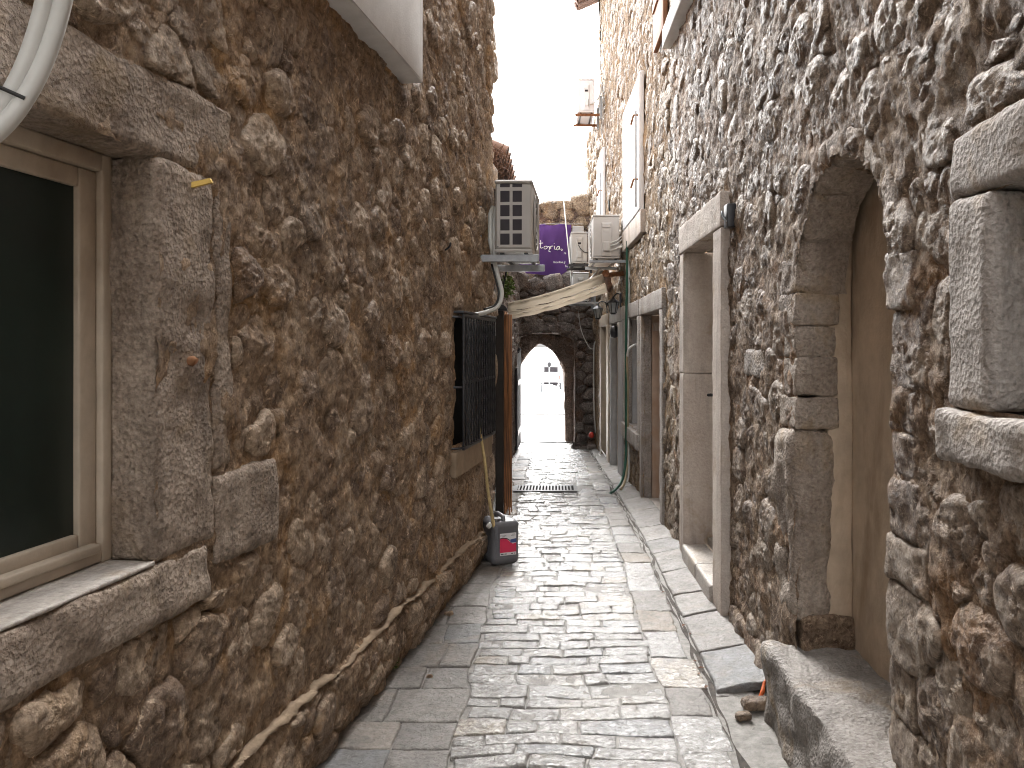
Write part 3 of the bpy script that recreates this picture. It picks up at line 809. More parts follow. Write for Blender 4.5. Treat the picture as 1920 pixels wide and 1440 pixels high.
def hole_r_st(u, z): return in_niche(u, z, 0.03) | in_rect(u, z, R_DOUT) | in_rect(u, z, R_WOUT) | (in_rect(u, z, (3.34, 3.66, 0.42, 1.28))) | in_rect(u, z, (2.3, 3.7, 0, 0.36)) | in_rect(u, z, (5.0, 6.8, 4.05, 4.3)) | in_rect(u, z, (3.84, 4.28, 1.43, 1.60))
us = np.concatenate([np.arange(-6, 1.4, 0.4), lerp_steps(1.4, SPL, lambda u: 0.009 + 0.004 * max(0, u - 2))[:-1], [SPL]])
zs = np.concatenate([np.arange(-0.1, 4.95, 0.018), np.arange(4.95, 6.7, 0.25)])
wall_r = wall_sheet('wall', FR, us, zs, M['mortar_r'], house_r, hole_r, 0.012)
make_stones(FR, 1.45, SPL - 0.02, -0.02, 4.9, 0.038, 0.11, M['stone_r'], wall_r, hole_r_st, cap=300, H=(-0.002, 0.018), seed=21)
rough_block('wall_block', FR, 3.86, 4.26, 1.44, 1.59, -0.05, 0.012, M['dress_r'], wall_r, r=0.02, amp=0.006, seed=2.2)
# niche: jamb stones, arch stones, plaster back
niche = rough_block('niche', FR, 2.28, 3.60, 0.05, 2.5, -0.30, -0.235, M['plaster_n'], house_r, r=0.003, amp=0.003, step=0.06, nscale=4)
rough_block('plaster_reveal', FR, 3.375, 3.62, 0.10, 2.35, -0.235, -0.13, M['plaster_n'], niche, r=0.01, amp=0.006, step=0.05, nscale=5)
rough_block('plaster_reveal', FR, 2.2, 2.455, 0.10, 2.35, -0.235, -0.13, M['plaster_n'], niche, r=0.01, amp=0.006, step=0.05, nscale=5)
rough_block('jamb_stone', FR, 3.365, 3.68, 0.43, 1.25, -0.17, 0.022, M['dress_n'], niche, r=0.06, amp=0.014, step=0.022, seed=5.5, nscale=7, big=0.012)
rough_block('foot_block', FR, 3.345, 3.68, 0.15, 0.47, -0.25, -0.015, M['mortar_r'], niche, r=0.03, amp=0.012, step=0.03, seed=3.9)
zz = 1.255
while zz < 1.86:
    hgt = random.uniform(0.13, 0.22)
    rough_block('jamb_stone', FR, 3.362 + random.uniform(-0.012, 0.012), 3.54 + random.uniform(0, 0.1), zz, zz + hgt - 0.003, -0.165 - random.uniform(0, 0.012), 0.002 + random.uniform(0, 0.008), M['dress_n'], niche, r=0.012, amp=0.009, step=0.02, seed=zz * 9, attr=random.random() * 0.7, nscale=12)
    zz += hgt
zz = 0.34
while zz < 1.86:
    hgt = random.uniform(0.13, 0.25)
    rough_block('jamb_stone', FR, 2.30 - random.uniform(0, 0.1), 2.465 + random.uniform(-0.02, 0.01), zz, zz + hgt - 0.003, -0.165, 0.002 + random.uniform(0, 0.012), M['stone_r'], niche, r=0.014, amp=0.010, step=0.02, seed=zz * 7 + 40, attr=random.random(), nscale=12)
    zz += hgt
def arch_stone(name, Fr, path, i0, i1, out, d0, d1, mat, parent, seed, attr):
    """one stone of an arch between two points of its curve"""
    (ua, za), (ub, zb) = path[i0], path[i1]
    n = 6; V = []; 
    ca_, cb_ = path[i0], path[i1]
    pa = [path[i0 + (i1 - i0) * k // n] for k in range(n + 1)]
    grid = []
    for k, (u, z) in enumerate(pa):
        j = min(max(i0 + (i1 - i0) * k // n, 1), len(path) - 2)
        tx, tz = path[j + 1][0] - path[j - 1][0], path[j + 1][1] - path[j - 1][1]; L = math.hypot(tx, tz)
        nx, nz = tz / L, -tx / L
        prof = [(0.005, d0), (0.0, d0 + (d1 - d0) * 0.3), (0.0, d0 + (d1 - d0) * 0.6), (0.003, d1 - 0.03), (0.02, d1 - 0.006), (0.045, d1 + 0.004)] + [(0.045 + (out - 0.06) * q, d1 + 0.006) for q in (0.33, 0.66, 1)] + [(out, d1 - 0.01), (out + 0.004, d1 - 0.05)]
        endk = 0.012 if k in (0, n) else 0
        for (o_, d_) in prof:
            grid.append((u + nx * (o_ + endk), z + nz * (o_ + endk), d_ - endk))
    m = len(grid) // (n + 1); g = np.array(grid)
    nz_ = fbm(g, 10, 4, 0.55, seed) * 0.007
    w = Fr(g[:, 0] + 0.5 * nz_, g[:, 1] + fbm(g, 12, 3, 0.5, seed + 7) * 0.008, g[:, 2] + nz_)
    idx = np.arange(len(g)).reshape(n + 1, m)
    return mesh_obj(name, w, np.stack([idx[:-1, :-1], idx[1:, :-1], idx[1:, 1:], idx[:-1, 1:]], -1).reshape(-1, 4), mat, parent, True, attr=attr)
path = []
for k in range(97):
    a = math.pi * k / 96
    ct, st_ = math.cos(a), math.sin(a)
    t = st_ ** (1.1); half = NRW * (abs(ct) ** 1.0) * (1 if ct >= 0 else -1)
    path.append((NC + half, NI[3] + 0.45 * t))
i = 0
while i < 96:
    j = min(96, i + random.choice((10, 12, 14, 16)))
    if 96 - j < 7: j = 96
    arch_stone('arch_stone', FR, path, i, j, random.uniform(0.08, 0.14), -0.20, -0.004 + random.uniform(0, 0.008), M['dress_n'], niche, i * 2.7, random.random() * 0.6)
    i = j
rough_block('soffit', FR, 2.4, 3.46, 2.262, 2.42, -0.3, -0.06, M['mortar_r'], niche, r=0.02, amp=0.02, step=0.04)
step_n = rough_block('niche_step', FR, 2.15, 3.46, -0.06, 0.325, -0.3, 0.125, M['dress_s'], house_r, r=0.025, amp=0.012, step=0.022, seed=14, big=0.014)
rough_block('foot_stone', FR, 3.50, 4.55, -0.05, 0.15, -0.05, 0.03, M['stone_r'], wall_r, r=0.05, amp=0.018, step=0.03, seed=17, attr=0.35)
# near window, only its far half in view
rwin = rough_block('window', FR, 0.9, 2.065, 1.975, 2.14, -0.22, 0.02, M['dress_r'], house_r, r=0.02, amp=0.006, seed=21, big=0.006)
rough_block('jamb', FR, 1.865, 2.07, 1.447, 1.972, -0.22, 0.025, M['dress_r'], rwin, r=0.025, amp=0.006, seed=22, big=0.004)
rough_block('jamb', FR, 0.9, 1.08, 1.447, 1.972, -0.22, 0.02, M['dress_r'], rwin, r=0.02, amp=0.006, seed=25)
rough_block('sill', FR, 0.9, 2.075, 1.305, 1.443, -0.22, 0.055, M['dress_r'], rwin, r=0.022, amp=0.007, seed=23, big=0.004)
fbox('pane', FR, 1.08, 1.87, 1.44, 1.98, -0.24, -0.225, M['glass'], rwin)
# pale framed door
dr = rough_block('door', FR, 4.615, 6.075, 2.297, 2.50, -0.12, 0.055, M['dress_d'], house_r, r=0.008, amp=0.003, seed=31)
rough_block('jamb', FR, 4.62, 4.86, 0.03, 2.293, -0.22, 0.05, M['dress_d'], dr, r=0.008, amp=0.003, seed=32)
rough_block('jamb', FR, 5.90, 6.07, 0.06, 1.40, -0.22, 0.05, M['dress_d'], dr, r=0.008, amp=0.003, seed=33)
rough_block('jamb', FR, 5.90, 6.07, 1.405, 2.293, -0.22, 0.05, M['dress_d'], dr, r=0.008, amp=0.003, seed=34)
rough_block('sill', FR, 4.862, 5.35, 0.0, 0.15, -0.12, 0.065, M['sill_w'], dr, r=0.02, amp=0.003, seed=35)
rough_block('sill', FR, 5.354, 5.897, 0.0, 0.15, -0.12, 0.065, M['sill_w'], dr, r=0.02, amp=0.003, seed=36)
fbox('threshold', FR, 4.865, 5.895, 0.145, 0.20, -0.21, -0.125, M['sill_w'], dr)
leafm = plain('door_cream', (0.47, 0.41, 0.34), 0.5, 0.4, var=0.06, dirt=(0.35, 0.29, 0.23), damt=0.3)
lf = fbox('leaf', FR, 4.87, 5.89, 0.20, 2.29, -0.20, -0.165, leafm, dr)
for (u0, u1) in ((4.98, 5.33), (5.43, 5.78)):
    for (z0, z1) in ((0.35, 0.95), (1.1, 2.1)):
        fbox('panel', FR, u0, u1, z0, z1, -0.166, -0.15, leafm, dr, r=0.008)
b = MB(); hb = pt(FR, 5.79, 1.25, -0.165); ho = pt(FR, 5.79, 1.25, -0.11); b.tube([hb, ho], 0.011, 8); b.tube([ho, ho + Vector((0.0, -0.11, 0.01))], 0.009, 8)
b.build('handle', M['iron'], dr, True)
fbox('head_soffit', FR, 4.87, 5.89, 2.29, 2.33, -0.21, -0.12, M['dress_d'], dr)
b = MB(); b.add([(0.8, SPL - 0.1, 6.5), (0.9, -6, 6.5), (4, -6, 7.9), (4, SPL - 0.1, 7.9), (0.8, SPL - 0.1, 6.58), (0.9, -6, 6.58), (4, -6, 7.98), (4, SPL - 0.1, 7.98)], [(0, 1, 2, 3), (4, 5, 6, 7), (0, 1, 5, 4), (1, 2, 6, 5), (2, 3, 7, 6), (3, 0, 4, 7)]); b.build('roof', M['tile'], house_r)
# upper window, only its sill and shutter show
uw = rough_block('upper_window', FR, 5.0, 6.72, 4.10, 4.26, -0.1, 0.09, M['slab'], house_r, r=0.008, amp=0.002, step=0.08)
fbox('window_frame', FR, 5.15, 6.60, 4.262, 5.6, -0.06, 0.02, M['slab'], uw)
fbox('pane', FR, 5.3, 6.45, 4.35, 5.5, 0.021, 0.026, M['glass'], uw)

# ================================================================== RIGHT HOUSE (far)
house_f = thing('stone_house', 'ochre rubble stone house with white shutters behind the pale framed door', 'house', (0.95, 10.0, 0))
FEND = 14.45
D_B = (7.30, 8.72, -0.05, 1.94); D_BO = (7.12, 8.88, -0.2, 2.13)
W_C = (9.12, 10.30, 0.62, 1.95); W_CO = (8.95, 10.55, 0.45, 2.13)
D_D = (11.15, 12.1, -0.25, 1.94); D_DO = (10.6, 12.3, -0.3, 2.13)
D_F = (12.9, 13.9, -0.3, 1.94); D_FO = (12.5, 14.1, -0.3, 2.13)
SHU = (8.62, 10.25, 3.08, 4.58)
SH2 = (13.2, 14.35, 3.15, 4.9)
def hole_f(u, z): return in_rect(u, z, D_B) | in_rect(u, z, W_C) | in_rect(u, z, D_D) | in_rect(u, z, D_F)
def hole_f_st(u, z): return in_rect(u, z, D_BO) | in_rect(u, z, W_CO) | in_rect(u, z, D_DO) | in_rect(u, z, D_FO) | in_rect(u, z, (8.5, 10.36, 2.8, 4.65)) | in_rect(u, z, (13.1, 14.4, 3.05, 5.0))
us = lerp_steps(SPL, FEND, lambda u: 0.035 + 0.004 * (u - 6.7)); us[-1] = FEND
zs = np.concatenate([np.arange(-0.5, 8.0, 0.035)])
wall_f = wall_sheet('wall', FR, us, zs, M['mortar_f'], house_f, hole_f, 0.014)
make_stones(FR, SPL, FEND, -0.4, 7.9, 0.055, 0.115, M['stone_f'], wall_f, hole_f_st, cap=300, H=(0.0, 0.022), seed=41, lod=1.4)
b = MB(); b.box(1.0, 6, SPL - 0.09, SPL - 0.01, 5.5, 8.0); b.build('party_wall', M['mortar_f'], house_f, attr=0.5)
c = pt(FR, FEND, 0, -0.01)
b = MB(); b.box(c.x, 6, FEND - 0.09, FEND - 0.01, -0.5, 8.0); b.build('end_wall', M['mortar_f'], house_f, attr=0.5)
b = MB(); b.add([(0.42, FEND + 0.3, 7.78), (0.55, SPL, 7.78), (4, SPL, 9.3), (4, FEND + 0.3, 9.3), (0.42, FEND + 0.3, 7.86), (0.55, SPL, 7.86), (4, SPL, 9.38), (4, FEND + 0.3, 9.38)],
                [(0, 1, 2, 3), (4, 5, 6, 7), (0, 1, 5, 4), (1, 2, 6, 5), (2, 3, 7, 6), (3, 0, 4, 7)])
rf = b.build('roof', M['tile'], house_f)
for k in range(16):
    y = FEND + 0.2 - k * 0.24
    b = MB(); b.tube([(0.38, y, 7.83), (1.2, y, 8.2)], 0.085, 8); b.build('roof_tile', M['tile'], rf, True)
def opening(name, O, I, depth, mjamb, mrev, mback, seed, sill_mat=None):
    """lintel, two jambs, reveal lining and back of a doorway or window in the far house"""
    part = rough_block(name, FR, O[0], O[1], I[3] + 0.003, O[3], -0.1, 0.035, mjamb, house_f, r=0.01, amp=0.004, step=0.06, seed=seed)
    rough_block('jamb', FR, O[0], I[0], O[2] if sill_mat is None else I[2], I[3], -depth, 0.03, mjamb, part, r=0.01, amp=0.004, step=0.06, seed=seed + 1)
    rough_block('jamb', FR, I[1], O[1], O[2] if sill_mat is None else I[2], I[3], -depth * 0.25, 0.03, mjamb, part, r=0.01, amp=0.004, step=0.06, seed=seed + 2)
    rough_block('reveal', FR, I[1] - 0.004, I[1] + 0.1, I[2] - 0.1, I[3], -depth, -depth * 0.26, mrev, part, r=0.006, amp=0.004, step=0.06, seed=seed + 3)
    fbox('back', FR, I[0] - 0.05, I[1] + 0.05, I[2] - 0.1, I[3] + 0.1, -depth - 0.05, -depth, mback, part)
    fbox('head', FR, I[0], I[1], I[3] + 0.004, I[3] + 0.08, -depth, -0.101, mrev, part)
    return part
pB = opening('doorway', D_BO, D_B, 0.34, M['dress_r'], M['plaster_p'], M['brownpaint'], 51)
rough_block('threshold', FR, D_B[0], D_B[1], -0.14, -0.045, -0.34, 0.02, M['sill_w'], pB, r=0.01, amp=0.003, step=0.06, seed=55)
fbox('junction_box', FR, 8.66, 8.715, 1.77, 1.86, -0.2, -0.1, M['dress_d'], pB)
pC = opening('window', W_CO, W_C, 0.26, M['dress_r'], M['plaster_g'], M['plaster_g'], 61, True)
rough_block('sill', FR, W_CO[0], W_CO[1], 0.44, 0.615, -0.26, 0.06, M['dress_r'], pC, r=0.01, amp=0.004, step=0.06, seed=65)
pD = opening('doorway', D_DO, D_D, 0.25, M['plaster_g'], M['frame'], M['dress_d'], 71)
pF = opening('doorway', D_FO, D_F, 0.3, M['frame'], M['brownpaint'], M['brownpaint'], 81)
# closed white shutters upstairs
def shutters(S_, seed):
    p = rough_block('shuttered_window', FR, S_[0] - 0.1, S_[1] + 0.1, S_[2] - 0.26, S_[2] - 0.01, -0.05, 0.06, M['dress_d'], house_f, r=0.01, amp=0.003, step=0.1, seed=seed)
    mid = (S_[0] + S_[1]) / 2
    for a, b_ in ((S_[0], mid - 0.004), (mid + 0.004, S_[1])):
        lf = fbox('shutter', FR, a, b_, S_[2], S_[3], 0.01, 0.05, M['shutter'], p)
        n = 7
        for k in range(n): fbox('board', FR, a + (b_ - a) * k / n + 0.004, a + (b_ - a) * (k + 1) / n - 0.004, S_[2] + 0.01, S_[3] - 0.01, 0.051, 0.062, M['shutter'], p, r=0.003)
    b = MB(); b.tube([pt(FR, S_[0] + 0.12, S_[2] + 0.05, 0.085), pt(FR, S_[0] + 0.12, S_[3] - 0.4, 0.085)], 0.012, 6); b.build('bar', M['galv'], p)
    for zz in (S_[2] + 0.35, S_[2] + 1.05):
        b = MB(); b.tube([pt(FR, S_[0] + 0.12, zz, 0.06), pt(FR, S_[0] + 0.12, zz, 0.11), pt(FR, S_[0] + 0.2, zz - 0.08, 0.13)], 0.012, 6); b.build('hook', M['rust'], p)
    return p
shutters(SHU, 91); shutters(SH2, 95)
b = MB()
bs = fbox('brown_shutter', FR, 6.86, 7.5, 4.35, 5.7, 0.02, 0.06, M['brownpaint'], house_f)
fbox('rail', FR, 6.88, 7.48, 4.7, 4.78, 0.061, 0.075, M['brownpaint'], bs)
# end house beyond, lower
house_e = thing('stone_house', 'low pale stone house end beyond the rusty bracket unit', 'house', (0.8, 15.5, 0))
wall_e = wall_sheet('wall', FR, np.arange(FEND, 18.0, 0.06), np.arange(-0.5, 5.9, 0.06), M['mortar_f'], house_e, lambda u, z: u > 99, 0.016)
make_stones(FR, FEND, 17.6, 2.0, 5.9, 0.06, 0.12, M['stone_f'], wall_e, None, cap=120, H=(0.008, 0.06), seed=43, lod=1.2)
b = MB(); b.box(0.75, 5, 17.9, 18.0, -0.5, 5.9); b.build('end_wall', M['mortar_f'], house_e, attr=0.5)
b = MB(); b.box(0.80, 5, 14.46, 18.0, 5.87, 5.93); b.build('roof', M['plaster_g'], house_e)

# ================================================================== LOW HOUSE LEFT
house_s = thing('low_stone_house', 'low stone house with tiled eaves behind the reed screen', 'house', (-0.72, 10, 0))
wall_s = wall_sheet('wall', FS, np.arange(6.5, 15.6, 0.05), np.arange(-0.5, 3.3, 0.05), M['mortar_g'], house_s, lambda u, z: u > 99, 0.014)
make_stones(FS, 6.5, 15.5, 1.4, 3.2, 0.055, 0.11, M['stone_g'], wall_s, None, cap=120, H=(0.008, 0.06), seed=47, lod=1.2)
b = MB(); b.add([(-0.47, 7.2, 3.30), (-0.47, 15.6, 3.30), (-3.5, 15.6, 4.5), (-3.5, 7.2, 4.5), (-0.47, 7.2, 3.36), (-0.47, 15.6, 3.36), (-3.5, 15.6, 4.56), (-3.5, 7.2, 4.56)],
                [(0, 1, 2, 3), (4, 5, 6, 7), (0, 1, 5, 4), (1, 2, 6, 5), (2, 3, 7, 6), (3, 0, 4, 7)])
rs = b.build('roof', M['tile'], house_s)
for k in range(33):
    y = 7.32 + k * 0.25
    b = MB(); b.tube([(-0.44, y, 3.36), (-1.4, y, 3.75)], 0.085, 8); b.build('roof_tile', M['tile'], rs, True)

# ================================================================== GATE
gate = thing('gate_wall', 'dark rubble stone gateway with pointed arch closing the alley', 'gate', (-0.2, 15.6, GZ(15.6)))
GX = (962 - VX) * 15.6 / F, (1078 - VX) * 15.6 / F       # front recess
def arc_front(x):
    c = (GX[0] + GX[1]) / 2; w = (GX[1] - GX[0]) / 2
    return CAMZ + (VY - 640) * 15.6 / F + 0.17 * np.sqrt(np.clip(1 - ((x - c) / w) ** 2, 0, 1))
def hole_g(u, z): return (u > GX[0]) & (u < GX[1]) & (z < arc_front(u))
def hole_g_st(u, z): return (u > GX[0] - 0.03) & (u < GX[1] + 0.02) & (z < arc_front(u) + 0.02)
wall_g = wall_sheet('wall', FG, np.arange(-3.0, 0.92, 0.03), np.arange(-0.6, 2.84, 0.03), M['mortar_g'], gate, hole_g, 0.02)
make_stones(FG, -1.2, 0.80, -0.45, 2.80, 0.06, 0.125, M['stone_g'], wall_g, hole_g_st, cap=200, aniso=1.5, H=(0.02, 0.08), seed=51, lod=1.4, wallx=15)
wall_g2 = wall_sheet('upper_wall', FG2, np.arange(-3.0, 1.4, 0.04), np.arange(2.6, 4.5, 0.04), M['mortar_g'], gate, lambda u, z: u > 99, 0.02)
make_stones(FG2, -1.3, 1.1, 2.8, 4.45, 0.06, 0.13, M['stone_f'], wall_g2, None, cap=120, aniso=1.4, H=(0.01, 0.06), seed=53, lod=1.4, wallx=15)
for k in range(9):
    x = -2.0 + k * 0.34
    rough_block('coping_stone', FG2, x, x + 0.33, 4.44 + random.uniform(-0.02, 0.02), 4.60 + random.uniform(-0.03, 0.03), -0.3, 0.05, M['stone_f'], wall_g2, r=0.03, amp=0.015, step=0.05, seed=k * 2.0, attr=random.random())
# the rough ledge between the two levels
rough_block('ledge', FG, -3.0, 0.95, 2.68, 2.84, -1.05, 0.02, M['mortar_g'], gate, r=0.06, amp=0.05, step=0.06, nscale=5)
for k in range(26):
    x = -0.75 + k * 0.055 + random.uniform(-0.03, 0.03); s = random.uniform(0.05, 0.13)
    rough_block('loose_stone', FG, x, x + s * 1.3, 2.80, 2.80 + s, -0.35 + random.uniform(-0.2, 0.2), -0.2 + random.uniform(0.0, 0.2), M['stone_g'], gate, r=s * 0.4, amp=0.02, step=0.03, seed=k * 1.7, attr=random.random(), nscale=12)
# inner wall with the pointed arch at depth
AX0, AX1 = (972 - VX) * 16.5 / F, (1062 - VX) * 16.5 / F
AS, AA = CAMZ + (VY - 690) * 16.5 / F, CAMZ + (VY - 643) * 16.5 / F
gb = GZ(16.5)
xm = (1009 - VX) * 16.5 / F
curve = [(973, 690), (976, 683), (984, 672), (993, 660), (1001, 650), (1006, 645.5), (1010, 644), (1017, 645.5), (1026, 651), (1037, 661), (1047, 674), (1053, 685), (1056, 695)]
cp = [Vector(((x - VX) * 16.5 / F, 0, CAMZ + (VY - y) * 16.5 / F)) for x, y in curve]
AX0, AX1 = cp[0].x, cp[-1].x + 0.02
outl = [(AX0 - 0.0 * t, gb - 0.1 + (cp[0].z - gb + 0.1) * t) for t in np.linspace(0, 0.96, 10)]
outl += [(p.x, p.z) for p in smooth_path(cp, 3)]
outl += [(AX1 + 0.03 * (1 - t), gb - 0.1 + (cp[-1].z - gb + 0.1) * t) for t in np.linspace(0.95, 0, 10)]
outl = np.array(outl); n = len(outl)
rings = []
for k, (y, s) in enumerate(((17.0, 0.0), (16.75, 0.0), (16.52, 0.0), (16.5, 0.025), (16.5, 0.3), (16.5, 0.65), (16.5, 1.0))):
    outer = np.stack([np.where(outl[:, 0] < xm, np.minimum(outl[:, 0] - 0.35, GX[0] - 0.3), np.maximum(outl[:, 0] + 0.35, GX[1] + 0.3)), outl[:, 1]], -1)
    inar = outl[:, 1] > AS - 0.05
    sc_ = np.where(inar, 1.0, 0)
    outer[:, 1] = np.where(inar, outl[:, 1] + 0.7, outl[:, 1])
    outer[:, 0] = np.where(inar, xm + (outl[:, 0] - xm) * 2.4, outer[:, 0])
    q = outl * (1 - s) + outer * s
    rings.append(np.stack([q[:, 0], np.full(n, y), q[:, 1]], -1))
V = np.concatenate(rings); V += np.stack([0.02 * fbm(V, 5, 3), 0.02 * fbm(V, 5, 3, 0.5, 8.0), 0.015 * fbm(V, 5, 3, 0.5, 4.0)], -1)
idx = np.arange(len(V)).reshape(len(rings), n)
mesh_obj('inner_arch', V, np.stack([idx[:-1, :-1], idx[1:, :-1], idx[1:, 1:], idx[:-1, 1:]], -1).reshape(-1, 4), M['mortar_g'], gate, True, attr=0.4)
# sides and vault of the passage
xs = np.linspace(GX[0], GX[1], 17); zsx = arc_front(xs)
prof = [(GX[0], -0.6)] + list(zip(xs, zsx)) + [(GX[1], -0.6)]
V = []; ys_ = np.linspace(15.56, 16.55, 12)
pr = []
for (a, b_) in zip(prof[:-1], prof[1:]):
    m_ = 14 if abs(a[0] - b_[0]) < 1e-6 else 2
    for k in range(m_): pr.append((a[0] + (b_[0] - a[0]) * k / m_, a[1] + (b_[1] - a[1]) * k / m_))
pr.append(prof[-1])
for y in ys_:
    for (x, z) in pr: V.append((x, y, z))
V = np.array(V); V += np.stack([0.025 * fbm(V, 6, 3), 0 * V[:, 0], 0.02 * fbm(V, 6, 3, 0.5, 4.0)], -1)
idx = np.arange(len(V)).reshape(len(ys_), len(pr))
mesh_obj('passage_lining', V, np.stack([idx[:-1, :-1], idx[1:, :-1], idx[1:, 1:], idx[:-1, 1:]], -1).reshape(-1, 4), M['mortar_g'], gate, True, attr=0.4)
# arch stones over the front recess
ap = []
for k in range(61):
    t = k / 60; x = GX[1] + (GX[0] - GX[1]) * t; ap.append((x, float(arc_front(np.array([x]))[0])))
i = 0
while i < 60:
    j = min(60, i + random.choice((6, 8, 9))); j = 60 if 60 - j < 4 else j
    arch_stone('arch_stone', FG, ap, i, j, random.uniform(0.16, 0.26), -0.3, 0.03 + random.uniform(0, 0.03), M['stone_g'], gate, i * 1.9, random.random()); i = j
# rubbly foot on the right of the passage
for k in range(12):
    x = 0.30 + 0.05 * k + random.uniform(-0.03, 0.03); s = random.uniform(0.05, 0.14); zb = GZ(15.3)
    rough_block('foot_stone', FG, x, x + s * 1.5, zb - 0.03, zb + s * 0.6, 0.02 + random.uniform(0, 0.35), 0.16 + random.uniform(0.1, 0.4), M['stone_g'], gate, r=s * 0.25, amp=0.015, step=0.04, seed=k * 4.7, attr=random.random())
# open gate leaf
lfp = thing('gate_leaf', 'dark weathered wooden gate leaf folded open on the left of the archway', 'gate', (-0.69, 15.0, GZ(15)))
for k in range(5):
    b = MB(); x = -0.715 + k * 0.003; y = 14.30 + k * 0.25
    b.bevbox(x, x + 0.05, y, y + 0.245, GZ(15) + 0.08, 1.45 + 0.03 * k, 0.006); b.build('plank', M['gateleaf'], lfp)
for zz in (0.0, 0.9):
    b = MB(); b.add([(-0.67, 14.32, zz), (-0.652, 15.5, zz), (-0.652, 15.5, zz + 0.09), (-0.67, 14.32, zz + 0.09), (-0.655, 14.32, zz), (-0.638, 15.5, zz), (-0.638, 15.5, zz + 0.09), (-0.655, 14.32, zz + 0.09)],
                    [(0, 1, 2, 3), (4, 5, 6, 7), (0, 1, 5, 4), (1, 2, 6, 5), (2, 3, 7, 6), (3, 0, 4, 7)]); b.build('strap', M['iron'], lfp)
#DETAILS
# ================================================================== AIR CONDITIONERS
def ac_unit(label, org, rot, w, L, H, mat, side='left', vents=False, bracket='galv', group='outdoor air conditioner units', rusty=False):
    """org = corner of the near face (lower, alley-left side); w across the alley, L along it, H high"""
    t = thing('air_conditioner', label, 'air conditioner', tuple(org), group)
    Mx = Matrix.Translation(org) @ Matrix.Rotation(rot, 4, 'Z')
    b = MB(); b.bevbox(0, w, 0, L, 0.025, H - 0.025, 0.012, Mx); body = b.build('casing', mat, t)
    b = MB(); b.bevbox(-0.006, w + 0.006, -0.006, L + 0.006, H - 0.024, H, 0.008, Mx); b.build('top_cover', mat, t)
    b = MB(); b.bevbox(-0.004, w + 0.004, -0.004, L + 0.004, 0, 0.024, 0.006, Mx); b.build('base_tray', mat, t)
    front = w if side == 'left' else 0            # face turned to the alley
    fx = (lambda d: w + d) if side == 'left' else (lambda d: -d)
    # fan grille on the alley face
    b = MB(); N = 28; cy, cz, rr = L * 0.42, H * 0.5, H * 0.40
    pts = [Mx @ Vector((fx(0.003), cy + rr * math.cos(2 * math.pi * k / N), cz + rr * math.sin(2 * math.pi * k / N))) for k in range(N)]
    b.poly(pts); g = b.build('fan_opening', M['vent'], t)
    for q in (0.3, 0.55, 0.78, 1.0):
        b = MB(); b.tube([Mx @ Vector((fx(0.008), cy + rr * q * math.cos(2 * math.pi * k / N), cz + rr * q * math.sin(2 * math.pi * k / N))) for k in range(N + 1)], 0.004, 5); b.build('fan_guard', mat, t)
    if vents:
        vx0, vw, gx = 0.035, 0.073, 0.018
        for cidx in range(2):
            xa = vx0 + cidx * (vw + gx)
            b = MB(); b.bevbox(xa, xa + vw, -0.002, 0.01, H - 0.055, H - 0.03, 0.002, Mx); b.build('vent', M['vent'], t)
            for r_ in range(4):
                za = 0.055 + r_ * 0.105
                b = MB(); b.bevbox(xa, xa + vw, -0.002, 0.01, za, za + 0.086, 0.004, Mx); b.build('vent', M['vent'], t)
        b = MB(); b.tube([Mx @ Vector((0.02, 0.0, 0.04)), Mx @ Vector((0.02, -0.006, 0.04))], 0.005, 6); b.build('screw', M['iron'], t)
    else:
        xa = w * 0.30
        b = MB(); b.bevbox(xa, xa + w * 0.38, -0.014, 0.0, 0.03, H * 0.82, 0.006, Mx); sp = b.build('service_panel', mat, t)
        b = MB(); b.bevbox(xa + 0.01, xa + w * 0.36, -0.026, -0.013, H * 0.70, H * 0.80, 0.006, Mx); b.build('grip', mat, t)
        b = MB(); b.bevbox(xa + 0.03, xa + w * 0.30, -0.020, -0.0135, H * 0.60, H * 0.66, 0.002, Mx); b.build('rating_plate', M['vent'] if w < 0.31 else mat, t)
        b = MB(); b.bevbox(xa + 0.02, xa + w * 0.34, -0.04, -0.014, H * 0.16, H * 0.38, 0.01, Mx); b.build('valve_cover', mat, t)
    # bracket: wall plates, arms
    wx = -0.10 if side == 'left' else w + 0.09
    for yy in (0.03, L - 0.08):
        bm_ = M['rust'] if rusty else M[bracket]
        b = MB()
        if side == 'left': b.bevbox(wx - 0.05, w + 0.05, yy, yy + 0.04, -0.065, -0.012, 0.003, Mx)
        else: b.bevbox(-0.05, wx + 0.03, yy, yy + 0.04, -0.05, -0.012, 0.003, Mx)
        br = b.build('bracket_arm', bm_, t)
        b = MB(); b.bevbox(wx - 0.05, wx - 0.01, yy - 0.002, yy + 0.042, -0.10, H * 0.72, 0.003, Mx) if side == 'left' else b.bevbox(wx + 0.0, wx + 0.04, yy - 0.002, yy + 0.042, -0.10, H * 0.5, 0.003, Mx)
        b.build('bracket_plate', M[bracket], br)
    for xx in (0.03, w - 0.06):
        b = MB(); b.bevbox(xx, xx + 0.03, 0.02, L - 0.02, -0.0118, -0.0005, 0.003, Mx); b.build('mount_rail', M['iron'], t)
    return t, Mx

